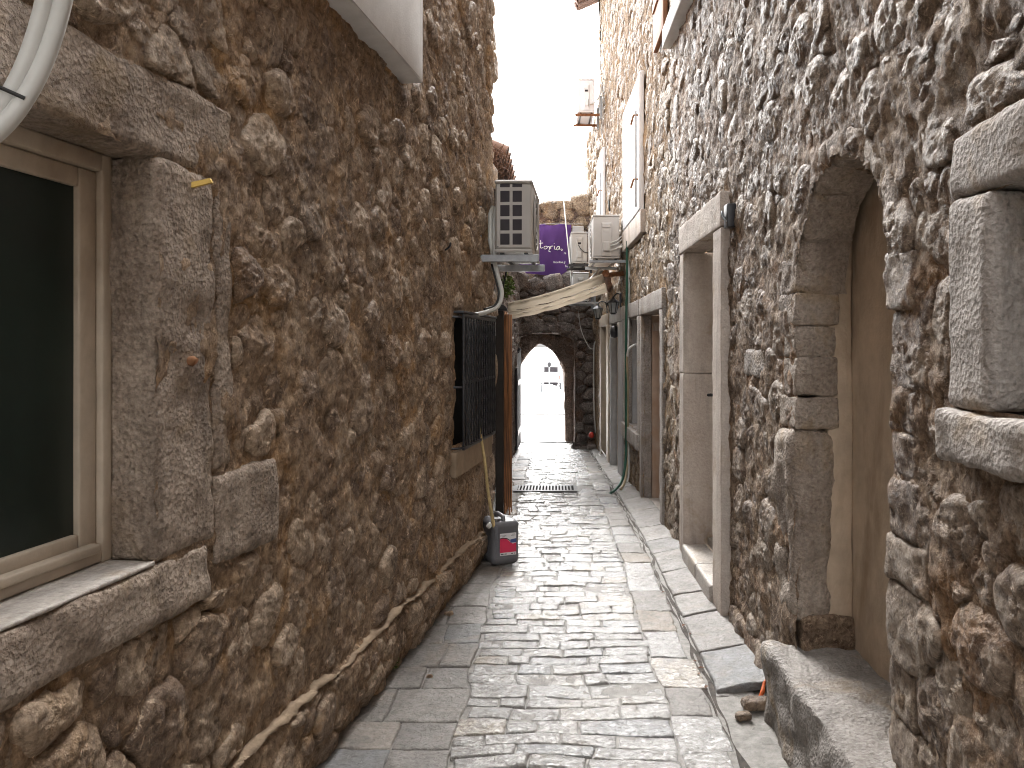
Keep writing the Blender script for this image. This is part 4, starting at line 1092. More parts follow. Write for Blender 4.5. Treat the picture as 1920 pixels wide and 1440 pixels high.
acl, Mx = ac_unit('cream air conditioner with eight square vents on the left wall bracket', Vector((-0.438, 5.9, 2.295)), math.atan(-0.046), 0.27, 0.86, 0.535, M['ac'], 'left', True)
b = MB(); b.tube([Mx @ Vector(p) for p in ((-0.03, 0.10, 0.36), (-0.05, 0.1, 0.30), (-0.052, 0.1, 0.1), (-0.03, 0.1, 0.0), (-0.03, 0.12, -0.12))], 0.016, 8); b.build('pipe_cover', M['pvc'], acl, True)
b = MB(); b.tube([Mx @ Vector(p) for p in ((-0.015, 0.08, 0.35), (-0.02, 0.07, 0.2), (-0.022, 0.07, 0.05), (-0.01, 0.08, -0.12))], 0.012, 8); b.build('pipe_cover', M['pvc'], acl, True)
acr, Mr = ac_unit('large cream air conditioner beside the white shutter on the right wall', Vector((0.499, 10.3, 2.735)), math.atan(0.02), 0.335, 1.05, 0.565, M['ac'], 'right')
for dz in (0.10, 0.16, 0.20):
    b = MB(); b.tube(smooth_path([Mr @ Vector((0.22, -0.02, dz)), Mr @ Vector((0.30, -0.03, dz + 0.03)), Mr @ Vector((0.37, 0.02, dz + 0.09)), Mr @ Vector((0.43, 0.06, 0.28))]), 0.009, 6); b.build('pipe', M['pvc'], acr, True)
ac2, M2 = ac_unit('small white air conditioner right of the purple banner, dark cables at its side', Vector((0.275, 13.3, 2.99)), math.atan(0.02), 0.27, 0.8, 0.52, M['ac_w'], 'right', bracket='iron')
b = MB(); b.tube(smooth_path([M2 @ Vector(p) for p in ((0.12, -0.03, 0.30), (0.15, -0.04, 0.24), (0.20, -0.03, 0.19), (0.28, 0.0, 0.17), (0.6, 0.1, 0.15))]), 0.007, 6); b.build('pipe', M['cable'], ac2, True)
ac3, M3 = ac_unit('white air conditioner half hidden by the cream awning', Vector((0.335, 14.4, 2.42)), math.atan(0.02), 0.28, 0.8, 0.52, M['ac_w'], 'right')
ac4, M4 = ac_unit('white air conditioner high on the house end on a rusty bracket', Vector((0.39, 13.3, 5.50)), math.atan(0.02), 0.27, 0.75, 0.56, M['shutter'], 'right', rusty=True)
b = MB(); b.tube(smooth_path([M4 @ Vector(p) for p in ((0.20, -0.02, 0.12), (0.28, -0.02, 0.16), (0.36, 0.0, 0.28), (0.40, 0.03, 0.5))]), 0.012, 6); b.build('pipe', M['pvc'], ac4, True)
# reach the wall with the far brackets
for (t, Mq, H_) in ((ac2, M2, 0), (ac3, M3, 0)):
    for yy in (0.03, 0.72):
        b = MB(); b.bevbox(0.36, 0.62, yy + 0.002, yy + 0.038, -0.048, -0.014, 0.003, Mq); b.build('bracket_arm', M['galv'], t)

# ================================================================== BANNER
ban = thing('banner', 'purple cloth restaurant banner hung across the gate wall', 'banner', at(1024, 518, 16.2))
def bn(s, t):   # s across 0..1, t down 0..1
    top = at(970, 424, 16.2).lerp(at(1071, 421, 16.2), s); bot = at(972, 512, 16.2).lerp(at(1072, 520, 16.2), s)
    p = top.lerp(bot, t)
    fold = 0.035 * math.sin(s * 9 + t * 2.6) * (0.3 + t * 0.7) + 0.02 * math.sin(s * 23 + t * 5) * (1 - t) + 0.05 * max(0, s - 0.9) * 10 * math.sin(t * 6) * 0.5
    return p + Vector((0, -0.04 + fold, 0.012 * math.sin(s * 17) * (1 - t)))
V = [bn(i / 40, j / 24) for i in range(41) for j in range(25)]
idx = np.arange(41 * 25).reshape(41, 25)
mesh_obj('cloth', np.array([tuple(v) for v in V]), np.stack([idx[:-1, :-1], idx[1:, :-1], idx[1:, 1:], idx[:-1, 1:]], -1).reshape(-1, 4), M['banner'], ban, True)
def bpx(px, py):   # a photo position on the banner -> cloth coordinates
    s = (px - 970) / 101.0; t = (py - 423.0) / 92.0
    return bn(s, t) + Vector((0, -0.012, 0))
# handwriting (strokes read from the photo, in 0.1198 px steps of the enlarged crop)
Zc = lambda x, y: bpx(960 + x * 0.1198, 400 + y * 0.1198)
strokes = [
    [(445, 435), (447, 480), (440, 530), (452, 556), (478, 545)],                          # t
    [(412, 490), (450, 482), (482, 476)],                                                   # t bar
    [(535, 520), (508, 525), (495, 550), (512, 566), (540, 552), (548, 530), (535, 518)],   # o
    [(548, 530), (575, 522), (585, 540), (572, 590), (600, 600)],                           # swash
    [(598, 512), (604, 555), (600, 530), (618, 510), (640, 512)],                           # r
    [(662, 508), (660, 545), (672, 560), (690, 552)],                                       # i
    [(652, 466), (660, 472)],                                                               # i dot
    [(738, 520), (712, 518), (692, 545), (704, 568), (728, 552), (740, 522), (738, 556), (756, 560)],  # a
    [(770, 555), (782, 572), (768, 584)],                                                   # tail
    [(408, 476), (414, 484)],                                                               # dot of the letter cut by the unit
]
for st_ in strokes:
    b = MB(); b.tube(smooth_path([Zc(x, y) for x, y in st_], 5), 0.0075, 5); b.build('lettering', M['ink'], ban, True)
def text_on(txt, size, fn, mat, parent, name='lettering'):
    """flat text, bent onto a surface by fn(x, y) -> world"""
    cu = bpy.data.curves.new('text', 'FONT'); cu.body = txt; cu.size = size; cu.resolution_u = 2
    o = bpy.data.objects.new('text', cu); col.objects.link(o)
    dg = bpy.context.evaluated_depsgraph_get(); me = bpy.data.meshes.new_from_object(o.evaluated_get(dg))
    v = [fn(p.co.x, p.co.y) for p in me.vertices]; f = [tuple(p.vertices) for p in me.polygons]
    bpy.data.objects.remove(o); bpy.data.curves.remove(cu); bpy.data.meshes.remove(me)
    return mesh_obj(name, np.array([tuple(q) for q in v]), f, mat, parent, False)
for txt, x0, y0, s_ in (('re', 805, 632, 48), ('Ricardova gl', 640, 765, 44), ('Bu', 822, 822, 44)):
    text_on(txt, s_, lambda x, y, x0=x0, y0=y0: Zc(x0 + x * 0.86, y0 - y), M['ink'], ban)
b = MB(); b.tube([bn(0, 0) + Vector((-0.1, 0.1, 0.02)), bn(0.5, 0) + Vector((0, 0.02, 0.01)), bn(1, 0) + Vector((0.25, 0.1, 0.03))], 0.006, 5); b.build('cord', M['pvc'], ban)
o = MB().bevbox(0.37, 0.60, 16.38, 16.58, 3.93, 4.07, 0.01).build('junction_box', M['ac_w']); tag(o, 'plain white electrical box on the gate wall above small unit', 'electrical box')
b = MB(); b.tube(smooth_path([at(1057, 376, 16.45), at(1060, 410, 15.9), at(1066, 470, 15.4), at(1070, 520, 15.3), at(1074, 560, 15.3)]), 0.011, 6)
tag(b.build('hanging_cable', M['pvc'], None, True), 'white cable hanging down in front of the purple banner', 'cable')

# ================================================================== AWNING
aw = thing('awning', 'cream striped canvas awning stretched low across the alley', 'awning', at(1130, 525, 11))
def awn(s, Z):     # s 0 (left, low) .. 1 (right, at the wall)
    k = (Z - 10.5) / 2.2
    yl = 571 + 26 * k; yr = 516 + 29 * k
    py = yl + (yr - yl) * (s ** 1.12) + 5 * math.sin(s * math.pi) * 0.6
    px = 953 + (1132 + 8 * k - 953) * s
    p = at(px, py, Z); return p
for (z0, z1) in ((10.5, 11.5), (11.66, 12.02), (12.16, 12.7)):
    n, m = 30, 6; V = []
    for i in range(n + 1):
        for j in range(m + 1):
            Z = z0 + (z1 - z0) * j / m; p = awn(i / n, Z)
            p.z += -0.03 * math.sin(math.pi * j / m) + 0.008 * math.sin(i * 0.9 + j)
            V.append(p)
    idx = np.arange(len(V)).reshape(n + 1, m + 1)
    o = mesh_obj('canvas_panel', np.array([tuple(v) for v in V]), np.stack([idx[:-1, :-1], idx[1:, :-1], idx[1:, 1:], idx[:-1, 1:]], -1).reshape(-1, 4), M['awning'], aw, True)
    md = o.modifiers.new('thick', 'SOLIDIFY'); md.thickness = 0.006
for Z in (10.49, 12.72):
    b = MB(); b.tube([awn(i / 12, Z) + Vector((0, 0, 0.012)) for i in range(13)], 0.016, 6); b.build('cross_bar', M['awning'], aw, True)
for Z in (10.55, 12.6):
    b = MB(); b.tube([awn(1, Z), awn(1, Z) + Vector((0.26, 0.0, 0.03))], 0.03, 8); b.build('wall_bracket', M['rust'], aw, True)
b = MB(); b.tube([awn(1, 10.45) + Vector((0.03, 0, 0.02)), awn(1, 12.7) + Vector((0.03, 0, 0.02))], 0.05, 8); b.build('roller', M['rust'], aw, True)
b = MB(); b.tube([awn(0.82, 11.0) + Vector((0, 0, 0.03)), at(1124, 505, 11.2)], 0.02, 6); b.build('stay', M['ac_w'], aw, True)

# ================================================================== LANTERNS
def lantern(label, c, s=1.0):
    t = thing('wall_lantern', label, 'lantern', tuple(c), 'black wall lanterns')
    T = Matrix.Translation(c) @ Matrix.Scale(s, 4)
    b = MB(); b.lathe([(0.012, 0.17), (0.02, 0.15), (0.03, 0.135), (0.06, 0.115), (0.098, 0.085), (0.098, 0.075), (0.075, 0.075)], 12, T); b.build('cap', M['iron'], t)
    b = MB(); b.lathe([(0.045, -0.085), (0.052, -0.075), (0.035, -0.10)], 6, T); b.build('base', M['iron'], t)
    for k in range(6):
        a0, a1 = 2 * math.pi * k / 6, 2 * math.pi * (k + 1) / 6
        P = lambda a, r, z: T @ Vector((r * math.cos(a), r * math.sin(a), z))
        b = MB(); b.poly([P(a0, 0.078, 0.075), P(a1, 0.078, 0.075), P(a1, 0.046, -0.078), P(a0, 0.046, -0.078)]); b.build('pane', M['lampglass'], t)
        b = MB(); b.tube([P(a0, 0.081, 0.075), P(a0, 0.048, -0.08)], 0.006 * s, 5); b.build('glazing_bar', M['iron'], t)
    wx = float(rx(np.array(c.y)))
    b = MB(); b.tube(smooth_path([c + Vector((0, 0, 0.16 * s)), c + Vector((0.05, 0, 0.21 * s)), c + Vector((0.13, 0, 0.19 * s)), Vector((wx - 0.02, c.y, c.z + 0.10))]), 0.010, 6); b.build('arm', M['iron'], t, True)
    b = MB(); b.bevbox(wx - 0.02, wx + 0.02, c.y - 0.04, c.y + 0.04, c.z - 0.0, c.z + 0.2, 0.004); b.build('wall_plate', M['iron'], t)
lantern('black six-sided wall lantern just left of the green hose', at(1150, 577, 11.0), 0.92)
lantern('black wall lantern hung further off below the awning end', at(1121, 588, 12.9), 0.92)
# round dark bulkhead at the doorway
b = MB(); Mq = Matrix.Translation(at(1152, 622, 11.6)) @ Matrix.Rotation(R(90), 4, 'Y')
b.lathe([(0.03, -0.06), (0.075, -0.05), (0.095, 0.0), (0.075, 0.05), (0.03, 0.1)], 14, Mq)
tag(b.build('bulkhead_lamp', M['iron'], None, True), 'round dark lamp under the lintel behind the hoses', 'lamp')

# ================================================================== HOSES AND PIPES ON THE RIGHT WALL
def hose(name, label, cat, pts, r, mat, group=None, n=8):
    b = MB(); b.tube(smooth_path(pts, 6), r, n); return tag(b.build(name, mat, None, True), label, cat, group)
hz = 9.85
hose('garden_hose', 'green hose hanging down the right wall to the gutter', 'hose', [at(1176, 452, hz), at(1176, 500, hz), at(1175, 560, hz), at(1174, 620, hz), at(1174, 680, hz), at(1174, 760, hz), at(1174, 850, hz), at(1168, 895, 9.7), at(1156, 916, 9.5), at(1144, 925, 9.35)], 0.016, M['greenhose'])
hose('tan_hose', 'tan hose twisted beside the green hose, lower half', 'hose', [at(1181, 650, hz - .02), at(1176, 670, hz - .02), at(1177, 720, hz), at(1177, 790, hz), at(1177, 860, hz), at(1172, 900, 9.65), at(1164, 918, 9.5)], 0.015, M['tanhose'])
hose('grey_pipe', 'grey pipe dropping beside the green hose from the large unit', 'pipe', [at(1176, 470, 10.1), at(1180, 520, 9.9), at(1179, 600, 9.9), at(1178, 648, 9.85), at(1177, 700, 9.88), at(1178, 800, 9.88), at(1179, 880, 9.8), at(1176, 905, 9.65)], 0.012, M['pvc'])
hose('white_pipe', 'white pipe bending from the window reveal to the hoses', 'pipe', [at(1193, 646, 9.75), at(1186, 649, 9.7), at(1179, 655, 9.7), at(1176, 668, 9.72)], 0.016, M['pvc'])
hose('wall_pipe', 'pale green pipe rising beside the white shutter', 'pipe', [at(1181, 340, 10.45), at(1181, 400, 10.4), at(1181, 445, 10.35), at(1172, 458, 10.3), at(1160, 466, 10.28)], 0.014, M['pvc'])
hose('tall_cable', 'thin dark cable running down the sunlit far house corner', 'cable', [at(1123, 0, 14.3), at(1127, 100, 14.2), at(1128, 230, 14.1), at(1134, 300, 13.6), at(1143, 395, 12.4)], 0.013, M['cable'])
hose('far_conduit', 'white conduit down the wall right of the gate pier', 'pipe', [at(1116, 640, 15.2), at(1114, 652, 15.2), at(1113, 700, 15.2), at(1114, 770, 15.2), at(1117, 812, 15.2)], 0.014, M['pvc'])
hose('thin_wire', 'thin white wire looping from the awning down the gate pier', 'wire', [at(1084, 582, 15.3), at(1090, 620, 15.25), at(1104, 650, 15.2), at(1114, 655, 15.18)], 0.008, M['pvc'])
b = MB(); b.lathe([(0.01, -0.05), (0.05, -0.03), (0.055, 0.01), (0.03, 0.05), (0.01, 0.06)], 10, Matrix.Translation(at(1109, 816, 14.9))); tag(b.build('red_valve', M['red'], None, True), 'small red valve low by the gate pier', 'valve')
for k, (a, c) in enumerate((((1127, 843), (1141, 862)), ((1122, 850), (1133, 865)))):
    hose('loose_pipe', ('short white pipe lying by the far doorway, right of its twin', 'short white pipe lying by the far doorway, left of its twin')[k], 'pipe', [at(*a, 13.9), at((a[0] + c[0]) / 2, (a[1] + c[1]) / 2, 13.5), at(*c, 13.1)], 0.011, M['pvc'], 'loose white pipes')
o = rough_block('metal_box', FR, 4.46, 4.55, 2.27, 2.40, 0.0, 0.05, M['iron'], None, r=0.004, amp=0.0005, step=0.2); tag(o, 'small dark metal box on the wall beside the door lintel', 'box')
for s_ in (0.0,):
    b = MB(); b.tube(smooth_path([pt(FR, 4.48, 2.30, 0.05), pt(FR, 4.48, 2.33, 0.075), pt(FR, 4.5, 2.36, 0.07), pt(FR, 4.51, 2.32, 0.052)]), 0.005, 6); hk = b.build('hook', M['galv'], o, True, ); 

# ================================================================== LEFT WALL PIPES
b0 = [at(108, -60, 1.5), at(88, 30, 1.5), at(62, 110, 1.49), at(28, 178, 1.47), at(-20, 240, 1.44), at(-110, 310, 1.40), at(-220, 360, 1.36)]
p1 = thing('insulated_pipe', 'pair of taped white insulated pipes hanging at the top left corner', 'pipe', tuple(b0[0]))
for dx, dy in ((-0.012, 0.0), (0.016, 0.012)):
    b = MB(); b.tube(smooth_path([p + Vector((dx, dy, dx * 0.4)) for p in b0], 8), 0.0165, 10); b.build('pipe_sleeve', M['pvc'], p1, True)
b = MB(); cc = at(18, 172, 1.47); b.tube([cc + Vector((-0.03, -0.014, 0.012)), cc + Vector((0.0, -0.024, 0.0)), cc + Vector((0.032, -0.006, -0.014))], 0.004, 6); b.build('tie', M['cable'], p1)
hose('drain_hose', 'grey hose curving from the left unit to the black grille', 'hose', [at(928, 495, 6.0), at(934, 520, 5.95), at(941, 550, 5.9), at(933, 574, 5.85), at(912, 585, 5.7), at(885, 592, 5.45)], 0.017, M['pvc'])
hose('black_cable', 'black cable looping beside the grey hose above the grille', 'cable', [at(922, 496, 6.0), at(929, 522, 5.92), at(935, 552, 5.87), at(928, 572, 5.82), at(908, 580, 5.7)], 0.008, M['cable'])
hose('dark_cable', 'thin black cable slanting down to the dark post top', 'cable', [at(950, 505, 7.2), at(942, 545, 7.3), at(936, 580, 7.4)], 0.008, M['cable'])
hose('wire_hook', 'bent wire hook sticking out of the brown left wall', 'hook', [at(826, 470, 4.9), at(836, 468, 4.85), at(843, 462, 4.82), at(845, 455, 4.82)], 0.006, M['iron'])
b = MB(); q0 = pt(FL, 2.20, 2.05, 0.0); b.add([q0 + Vector(p) for p in ((0, 0, 0), (0.055, 0.02, 0.018), (0.06, 0.02, 0.006), (0.005, 0, -0.014), (0, 0.012, 0), (0.055, 0.032, 0.018), (0.06, 0.032, 0.006), (0.005, 0.012, -0.014))],
    [(0, 1, 2, 3), (4, 5, 6, 7), (0, 1, 5, 4), (1, 2, 6, 5), (2, 3, 7, 6), (3, 0, 4, 7)]); tag(b.build('wall_plug', M['yellow']), 'small yellow plastic plug sticking out of the left window jamb', 'plug')
b = MB(); q0 = pt(FL, 2.20, 1.56, -0.02); b.tube([q0, q0 + Vector((0.04, -0.006, 0)), q0 + Vector((0.045, -0.006, -0.004))], 0.014, 8); tag(b.build('pipe_stub', M['rust'], None, True), 'rusty pipe stub low in the left window jamb', 'pipe')

# ================================================================== POST AND REED SCREEN
g = GZ(7.4)
post = thing('screen_post', 'black wooden post with rounded top in front of the reed screen', 'post', (-0.505, 7.4, g))
b = MB(); b.bevbox(-0.545, -0.47, 7.36, 7.43, g, 1.93, 0.006); b.build('shaft', M['darkwood'], post)
b = MB(); N = 10; prof = [(-0.545 + 0.0, 1.931)] + [(-0.495 + 0.06 * -math.cos(math.pi * k / N), 1.932 + 0.055 * math.sin(math.pi * k / N)) for k in range(N + 1)]
prof = prof[1:]
v = [(x, y, z) for y in (7.34, 7.45) for (x, z) in prof]; n = len(prof)
b.add(v, [tuple(range(n)), tuple(range(n, 2 * n))] + [(i, (i + 1) % n, n + (i + 1) % n, n + i) for i in range(n)]); b.build('cap', M['iron'], post)
b = MB(); b.tube([(-0.55, 7.35, 1.86), (-0.548, 7.35, 1.70)], 0.010, 6); b.build('latch', M['galv'], post)
scr = thing('reed_screen', 'orange brown reed screen standing behind the black post', 'screen', (-0.48, 8.2, GZ(8.2)))
rr_ = random.Random(3)
for k in range(150):
    y = 7.46 + 1.45 * k / 149; g = GZ(y)
    x = -0.488 + rr_.uniform(-0.012, 0.012) + 0.01 * math.sin(y * 4)
    b = MB(); zt = 1.93 - 0.012 * (y - 7.4) + rr_.uniform(-0.03, 0.02)
    b.tube([(x, y, g + rr_.uniform(0.03, 0.14)), (x + rr_.uniform(-0.01, 0.01), y + rr_.uniform(-0.01, 0.01), 1.0), (x + rr_.uniform(-0.008, 0.008), y, zt)], rr_.uniform(0.005, 0.0085), 5); b.build('reed', M['reed'], scr, True)
for k in range(9):   # the near edge of the mat shows the reeds end on
    x = -0.475 + k * 0.009
    b = MB(); b.tube([(x, 7.455 + rr_.uniform(-0.006, 0.006), GZ(7.4) + rr_.uniform(0.05, 0.2)), (x + rr_.uniform(-0.004, 0.004), 7.45, 1.0), (x, 7.455, 1.90)], 0.0065, 5); b.build('reed', M['reed'], scr, True)
for zz in (0.3, 1.0, 1.7):
    b = MB(); b.tube([(-0.515, 7.45, zz), (-0.515, 8.92, zz)], 0.016, 6); b.build('rail', M['darkwood'], scr)
for k in range(26):   # frayed wisps
    y = rr_.uniform(7.5, 8.8); z = rr_.uniform(0.1, 1.8); b = MB()
    b.tube(smooth_path([(-0.475, y, z), (-0.44, y + 0.02, z + rr_.uniform(-0.03, 0.05)), (-0.425, y, z + rr_.uniform(-0.06, 0.06))], 3), 0.002, 4); b.build('loose_reed', M['twig'], scr)

# ================================================================== JERRYCAN
cl = at(917, 1062, 5.83); cw, cdp, ch = 0.215, 0.27, 0.335
can = thing('jerrycan', 'dark grey plastic jerrycan with red and white label', 'jerrycan', (cl.x, 5.83, GZ(5.83) + 0.006))
Mc = Matrix.Translation((cl.x + 0.025, 5.80, GZ(5.83) + 0.006)) @ Matrix.Rotation(R(24), 4, 'Z')
def rounded_loop(x0, x1, y0, y1, r, n=5):
    out = []
    for (cx, cy, a0) in ((x1 - r, y0 + r, -90), (x1 - r, y1 - r, 0), (x0 + r, y1 - r, 90), (x0 + r, y0 + r, 180)):
        for k in range(n + 1): a = R(a0 + 90 * k / n); out.append((cx + r * math.cos(a), cy + r * math.sin(a)))
    return out
prof = [(0.0, -0.030), (0.008, -0.012), (0.03, 0.0), (0.06, 0.002), (0.065, -0.002), (0.16, -0.002), (0.27, -0.002), (0.275, 0.002), (0.295, 0.0), (0.312, -0.014), (0.32, -0.04)]
v = []; f = []; n = None
for (z, d) in prof:
    lp = rounded_loop(-d, cw + d, -d, cdp + d, 0.035 + max(d, -0.03)); n = len(lp); v += [Mc @ Vector((x, y, z)) for x, y in lp]
for i in range(len(prof) - 1):
    for k in range(n): f.append((i * n + k, i * n + (k + 1) % n, (i + 1) * n + (k + 1) % n, (i + 1) * n + k))
f.append(tuple(range(n))); f.append(tuple((len(prof) - 1) * n + k for k in range(n)))
mesh_obj('body', np.array([tuple(q) for q in v]), f, M['can'], can, True)
for xx in (0.028, 0.042):
    b = MB(); b.tube([Mc @ Vector((xx, -0.0015, 0.05)), Mc @ Vector((xx, -0.0015, 0.29))], 0.0035, 6); b.build('rib', M['can'], can, True)
b = MB(); b.tube(smooth_path([Mc @ Vector(p) for p in ((0.10, 0.035, 0.31), (0.10, 0.05, 0.342), (0.10, 0.12, 0.348), (0.10, 0.19, 0.342), (0.10, 0.205, 0.31))]), 0.016, 8); b.build('handle', M['can'], can, True)
b = MB(); b.lathe([(0.032, 0.0), (0.032, 0.022), (0.029, 0.022)], 14, Mc @ Matrix.Translation((0.045, 0.05, 0.315))); b.build('neck', M['can'], can, False)
b = MB(); b.lathe([(0.022, 0.0), (0.022, 0.02), (0.019, 0.024)], 12, Mc @ Matrix.Translation((-0.004, 0.03, 0.285)) @ Matrix.Rotation(R(-50), 4, 'Y')); b.build('cap', M['pvc'], can, False)
lb = lambda x, z, d=0.0: Mc @ Vector((x, -0.0045 - d, z))
def patch(pts, mat, d, nm): 
    b = MB(); b.poly([lb(x, z, d) for x, z in pts]); return b.build(nm, mat, lab)
lab = None; b = MB(); b.poly([lb(x, z) for x, z in ((0.058, 0.070), (0.185, 0.070), (0.185, 0.232), (0.058, 0.232))]); lab = b.build('label', M['lab_w'], can)
patch([(0.058, 0.092), (0.185, 0.092), (0.185, 0.158), (0.158, 0.152), (0.135, 0.168), (0.110, 0.190), (0.080, 0.196), (0.058, 0.192)], M['lab_r'], 0.0006, 'red_print')
patch([(0.058, 0.192), (0.080, 0.196), (0.110, 0.190), (0.135, 0.174), (0.137, 0.180), (0.112, 0.197), (0.080, 0.203), (0.058, 0.199)], M['lab_k'], 0.0012, 'black_wave')
patch([(0.138, 0.160), (0.185, 0.160), (0.185, 0.190), (0.138, 0.184)], M['lab_b'], 0.0012, 'blue_print')
patch([(0.145, 0.212), (0.180, 0.212), (0.180, 0.215), (0.145, 0.215)], M['lab_k'], 0.0012, 'print_line')
patch([(0.150, 0.220), (0.175, 0.220), (0.175, 0.223), (0.150, 0.223)], M['lab_k'], 0.0012, 'print_line')
for a, c in ((0.064, 0.086), (0.093, 0.110), (0.145, 0.160), (0.166, 0.178)): patch([(a, 0.078), (c, 0.078), (c, 0.084), (a, 0.084)], M['lab_k'], 0.0012, 'print_line')
text_on('F-GDI', 0.018, lambda x, y: lb(0.062 + x, 0.209 + y, 0.0012), M['lab_k'], lab)
st0 = Mc @ Vector((0.055, 0.055, 0.10)); st1 = at(899, 800, 5.62)
b = MB(); b.tube([st0.lerp(st1, k / 8) + Vector((0.004 * math.sin(k * 1.3), 0, 0)) for k in range(9)], [0.0135 - 0.0005 * k for k in range(9)], 8)
tag(b.build('bamboo_cane', M['straw'], None, True), 'yellow cane standing in the jerrycan, leaning on the grille', 'cane')

# ================================================================== DRAIN GRATE
gr = thing('drain_grate', 'steel drain grate set across the paving', 'drain grate', (-0.1, 9.7, GZ(9.7)))
def gslab(x0, x1, y0, y1, h=0.03):
    z0, z1 = GZ(y0), GZ(y1)
    z0 += 0.014; z1 += 0.014
    b = MB(); b.add([(x0, y0, z0 - h), (x1, y0, z0 - h), (x1, y1, z1 - h), (x0, y1, z1 - h), (x0, y0, z0), (x1, y0, z0), (x1, y1, z1), (x0, y1, z1)], [(0, 1, 2, 3), (4, 5, 6, 7), (0, 1, 5, 4), (1, 2, 6, 5), (2, 3, 7, 6), (3, 0, 4, 7)]); return b
b = MB(); b.add([(-0.485, 9.47, GZ(9.47) + 0.004), (0.265, 9.47, GZ(9.47) + 0.004), (0.265, 9.97, GZ(9.97) + 0.004), (-0.485, 9.97, GZ(9.97) + 0.004)], [(0, 1, 2, 3)]); b.build('pit_shade_sheet', M['shade_black'], gr)  # flat black sheet under the bars, painted as the shade of a pit
gslab(-0.49, 0.27, 9.46, 9.51).build('frame_bar', M['grate'], gr); gslab(-0.49, 0.27, 9.93, 9.98).build('frame_bar', M['grate'], gr)
gslab(-0.49, -0.45, 9.512, 9.928).build('frame_bar', M['grate'], gr); gslab(0.23, 0.27, 9.512, 9.928).build('frame_bar', M['grate'], gr)
for k in range(17): gslab(-0.44 + k * 0.039, -0.422 + k * 0.039, 9.512, 9.928, 0.025).build('bar', M['grate'], gr)

# ================================================================== PLANTS
def leafy(name, label, c, rad, n, size, mat, stem_to, seed):
    t = thing(name, label, 'plant', tuple(c)); q = random.Random(seed)
    b = MB()
    for k in range(n):
        d = Vector((q.gauss(0, 1), q.gauss(0, 1), q.gauss(0, 1))).normalized() * q.random() ** 0.5
        p = Vector(c) + Vector((d.x * rad[0], d.y * rad[1], d.z * rad[2]))
        a = Vector((q.gauss(0, 1), q.gauss(0, 1), q.gauss(0, 0.6))).normalized(); u = a.cross(Vector((q.random(), q.random(), q.random()))).normalized()
        s = size * q.uniform(0.6, 1.3)
        b.add([p - a * s, p + u * s * 0.45, p + a * s, p - u * s * 0.45], [(0, 1, 2), (0, 2, 3)])
    b.build('leaves', mat, t)
    for k in range(7):
        d = Vector((q.uniform(-1, 1) * rad[0], q.uniform(-1, 1) * rad[1], q.uniform(0.0, 1) * rad[2]))
        b = MB(); b.tube(smooth_path([stem_to, Vector(stem_to).lerp(Vector(c) + d, 0.5) + Vector((0.02, 0, 0.01)), Vector(c) + d], 3), 0.004, 4); b.build('stem', M['twig'], t)
    return t
leafy('wall_plant', 'leafy green plant on the low house wall under the left unit', at(950, 538, 10.2), (0.10, 0.35, 0.17), 420, 0.028, M['leaf'], at(940, 560, 10.2), 2)
leafy('weed', 'small green weed at the foot of the left wall', Vector((-0.80, 3.98, 0.03)), (0.035, 0.05, 0.03), 70, 0.013, M['leaf'], Vector((-0.82, 3.98, 0.0)), 4)
tw = thing('dry_creeper', 'dry brown twigs hanging from the low eaves behind the tall house', 'plant', (-0.5, 7.1, 3.2)); q = random.Random(8)
for k in range(46):
    a = Vector((-0.56 + q.uniform(-0.05, 0.05), 7.0 + q.uniform(-0.1, 0.3), 3.28 + q.uniform(-0.16, 0.06)))
    b = MB(); b.tube(smooth_path([a, a + Vector((q.uniform(0, 0.08), q.uniform(-0.05, 0.05), q.uniform(-0.06, 0.06))), a + Vector((q.uniform(0.02, 0.14), q.uniform(-0.08, 0.08), q.uniform(-0.12, 0.08)))], 3), 0.004, 4); b.build('twig', M['twig'], tw)

# ================================================================== LITTER
def pebble(label, x, y, s, mat, seed, nm='pebble', cat='pebble', grp=None):
    P = lambda u, z, h: np.stack([u, h, z], -1)
    z0 = GZ(y)
    o = rough_block(nm, P, x, x + s * 1.5, z0 - 0.004, z0 + s * 0.6, y, y + s, mat, None, r=s * 0.28, amp=s * 0.12, step=s * 0.2, seed=seed, nscale=1.2 / s, attr=0.4)
    return tag(o, label, cat, grp)
pebble('small grey pebble on the left edge paving', -0.66, 4.75, 0.035, M['stone_l'], 3)
pebble('tiny pebble at the left wall foot near the weed', -0.62, 3.86, 0.02, M['stone_l'], 5)
pebble('broken flat stone lying where the raised kerb ends', 0.83, 3.50, 0.08, M['stone_r'], 7, 'broken_stone', 'stone')
pebble('small stone chip beside the broken kerb end', 0.78, 3.42, 0.045, M['stone_r'], 9, 'broken_stone', 'stone')
b = MB(); q0 = Vector((0.90, 3.56, 0.02)); b.tube(smooth_path([q0, q0 + Vector((0.03, 0.02, 0.035)), q0 + Vector((0.045, 0.05, 0.06)), q0 + Vector((0.07, 0.06, 0.085))], 4), [0.004, 0.006, 0.008, 0.010, 0.011, 0.010, 0.009, 0.008, 0.008, 0.007, 0.006, 0.004, 0.003], 6)
tag(b.build('orange_litter', M['orange'], None, True), 'curled orange scrap lying by the niche step', 'litter')
q = random.Random(12)
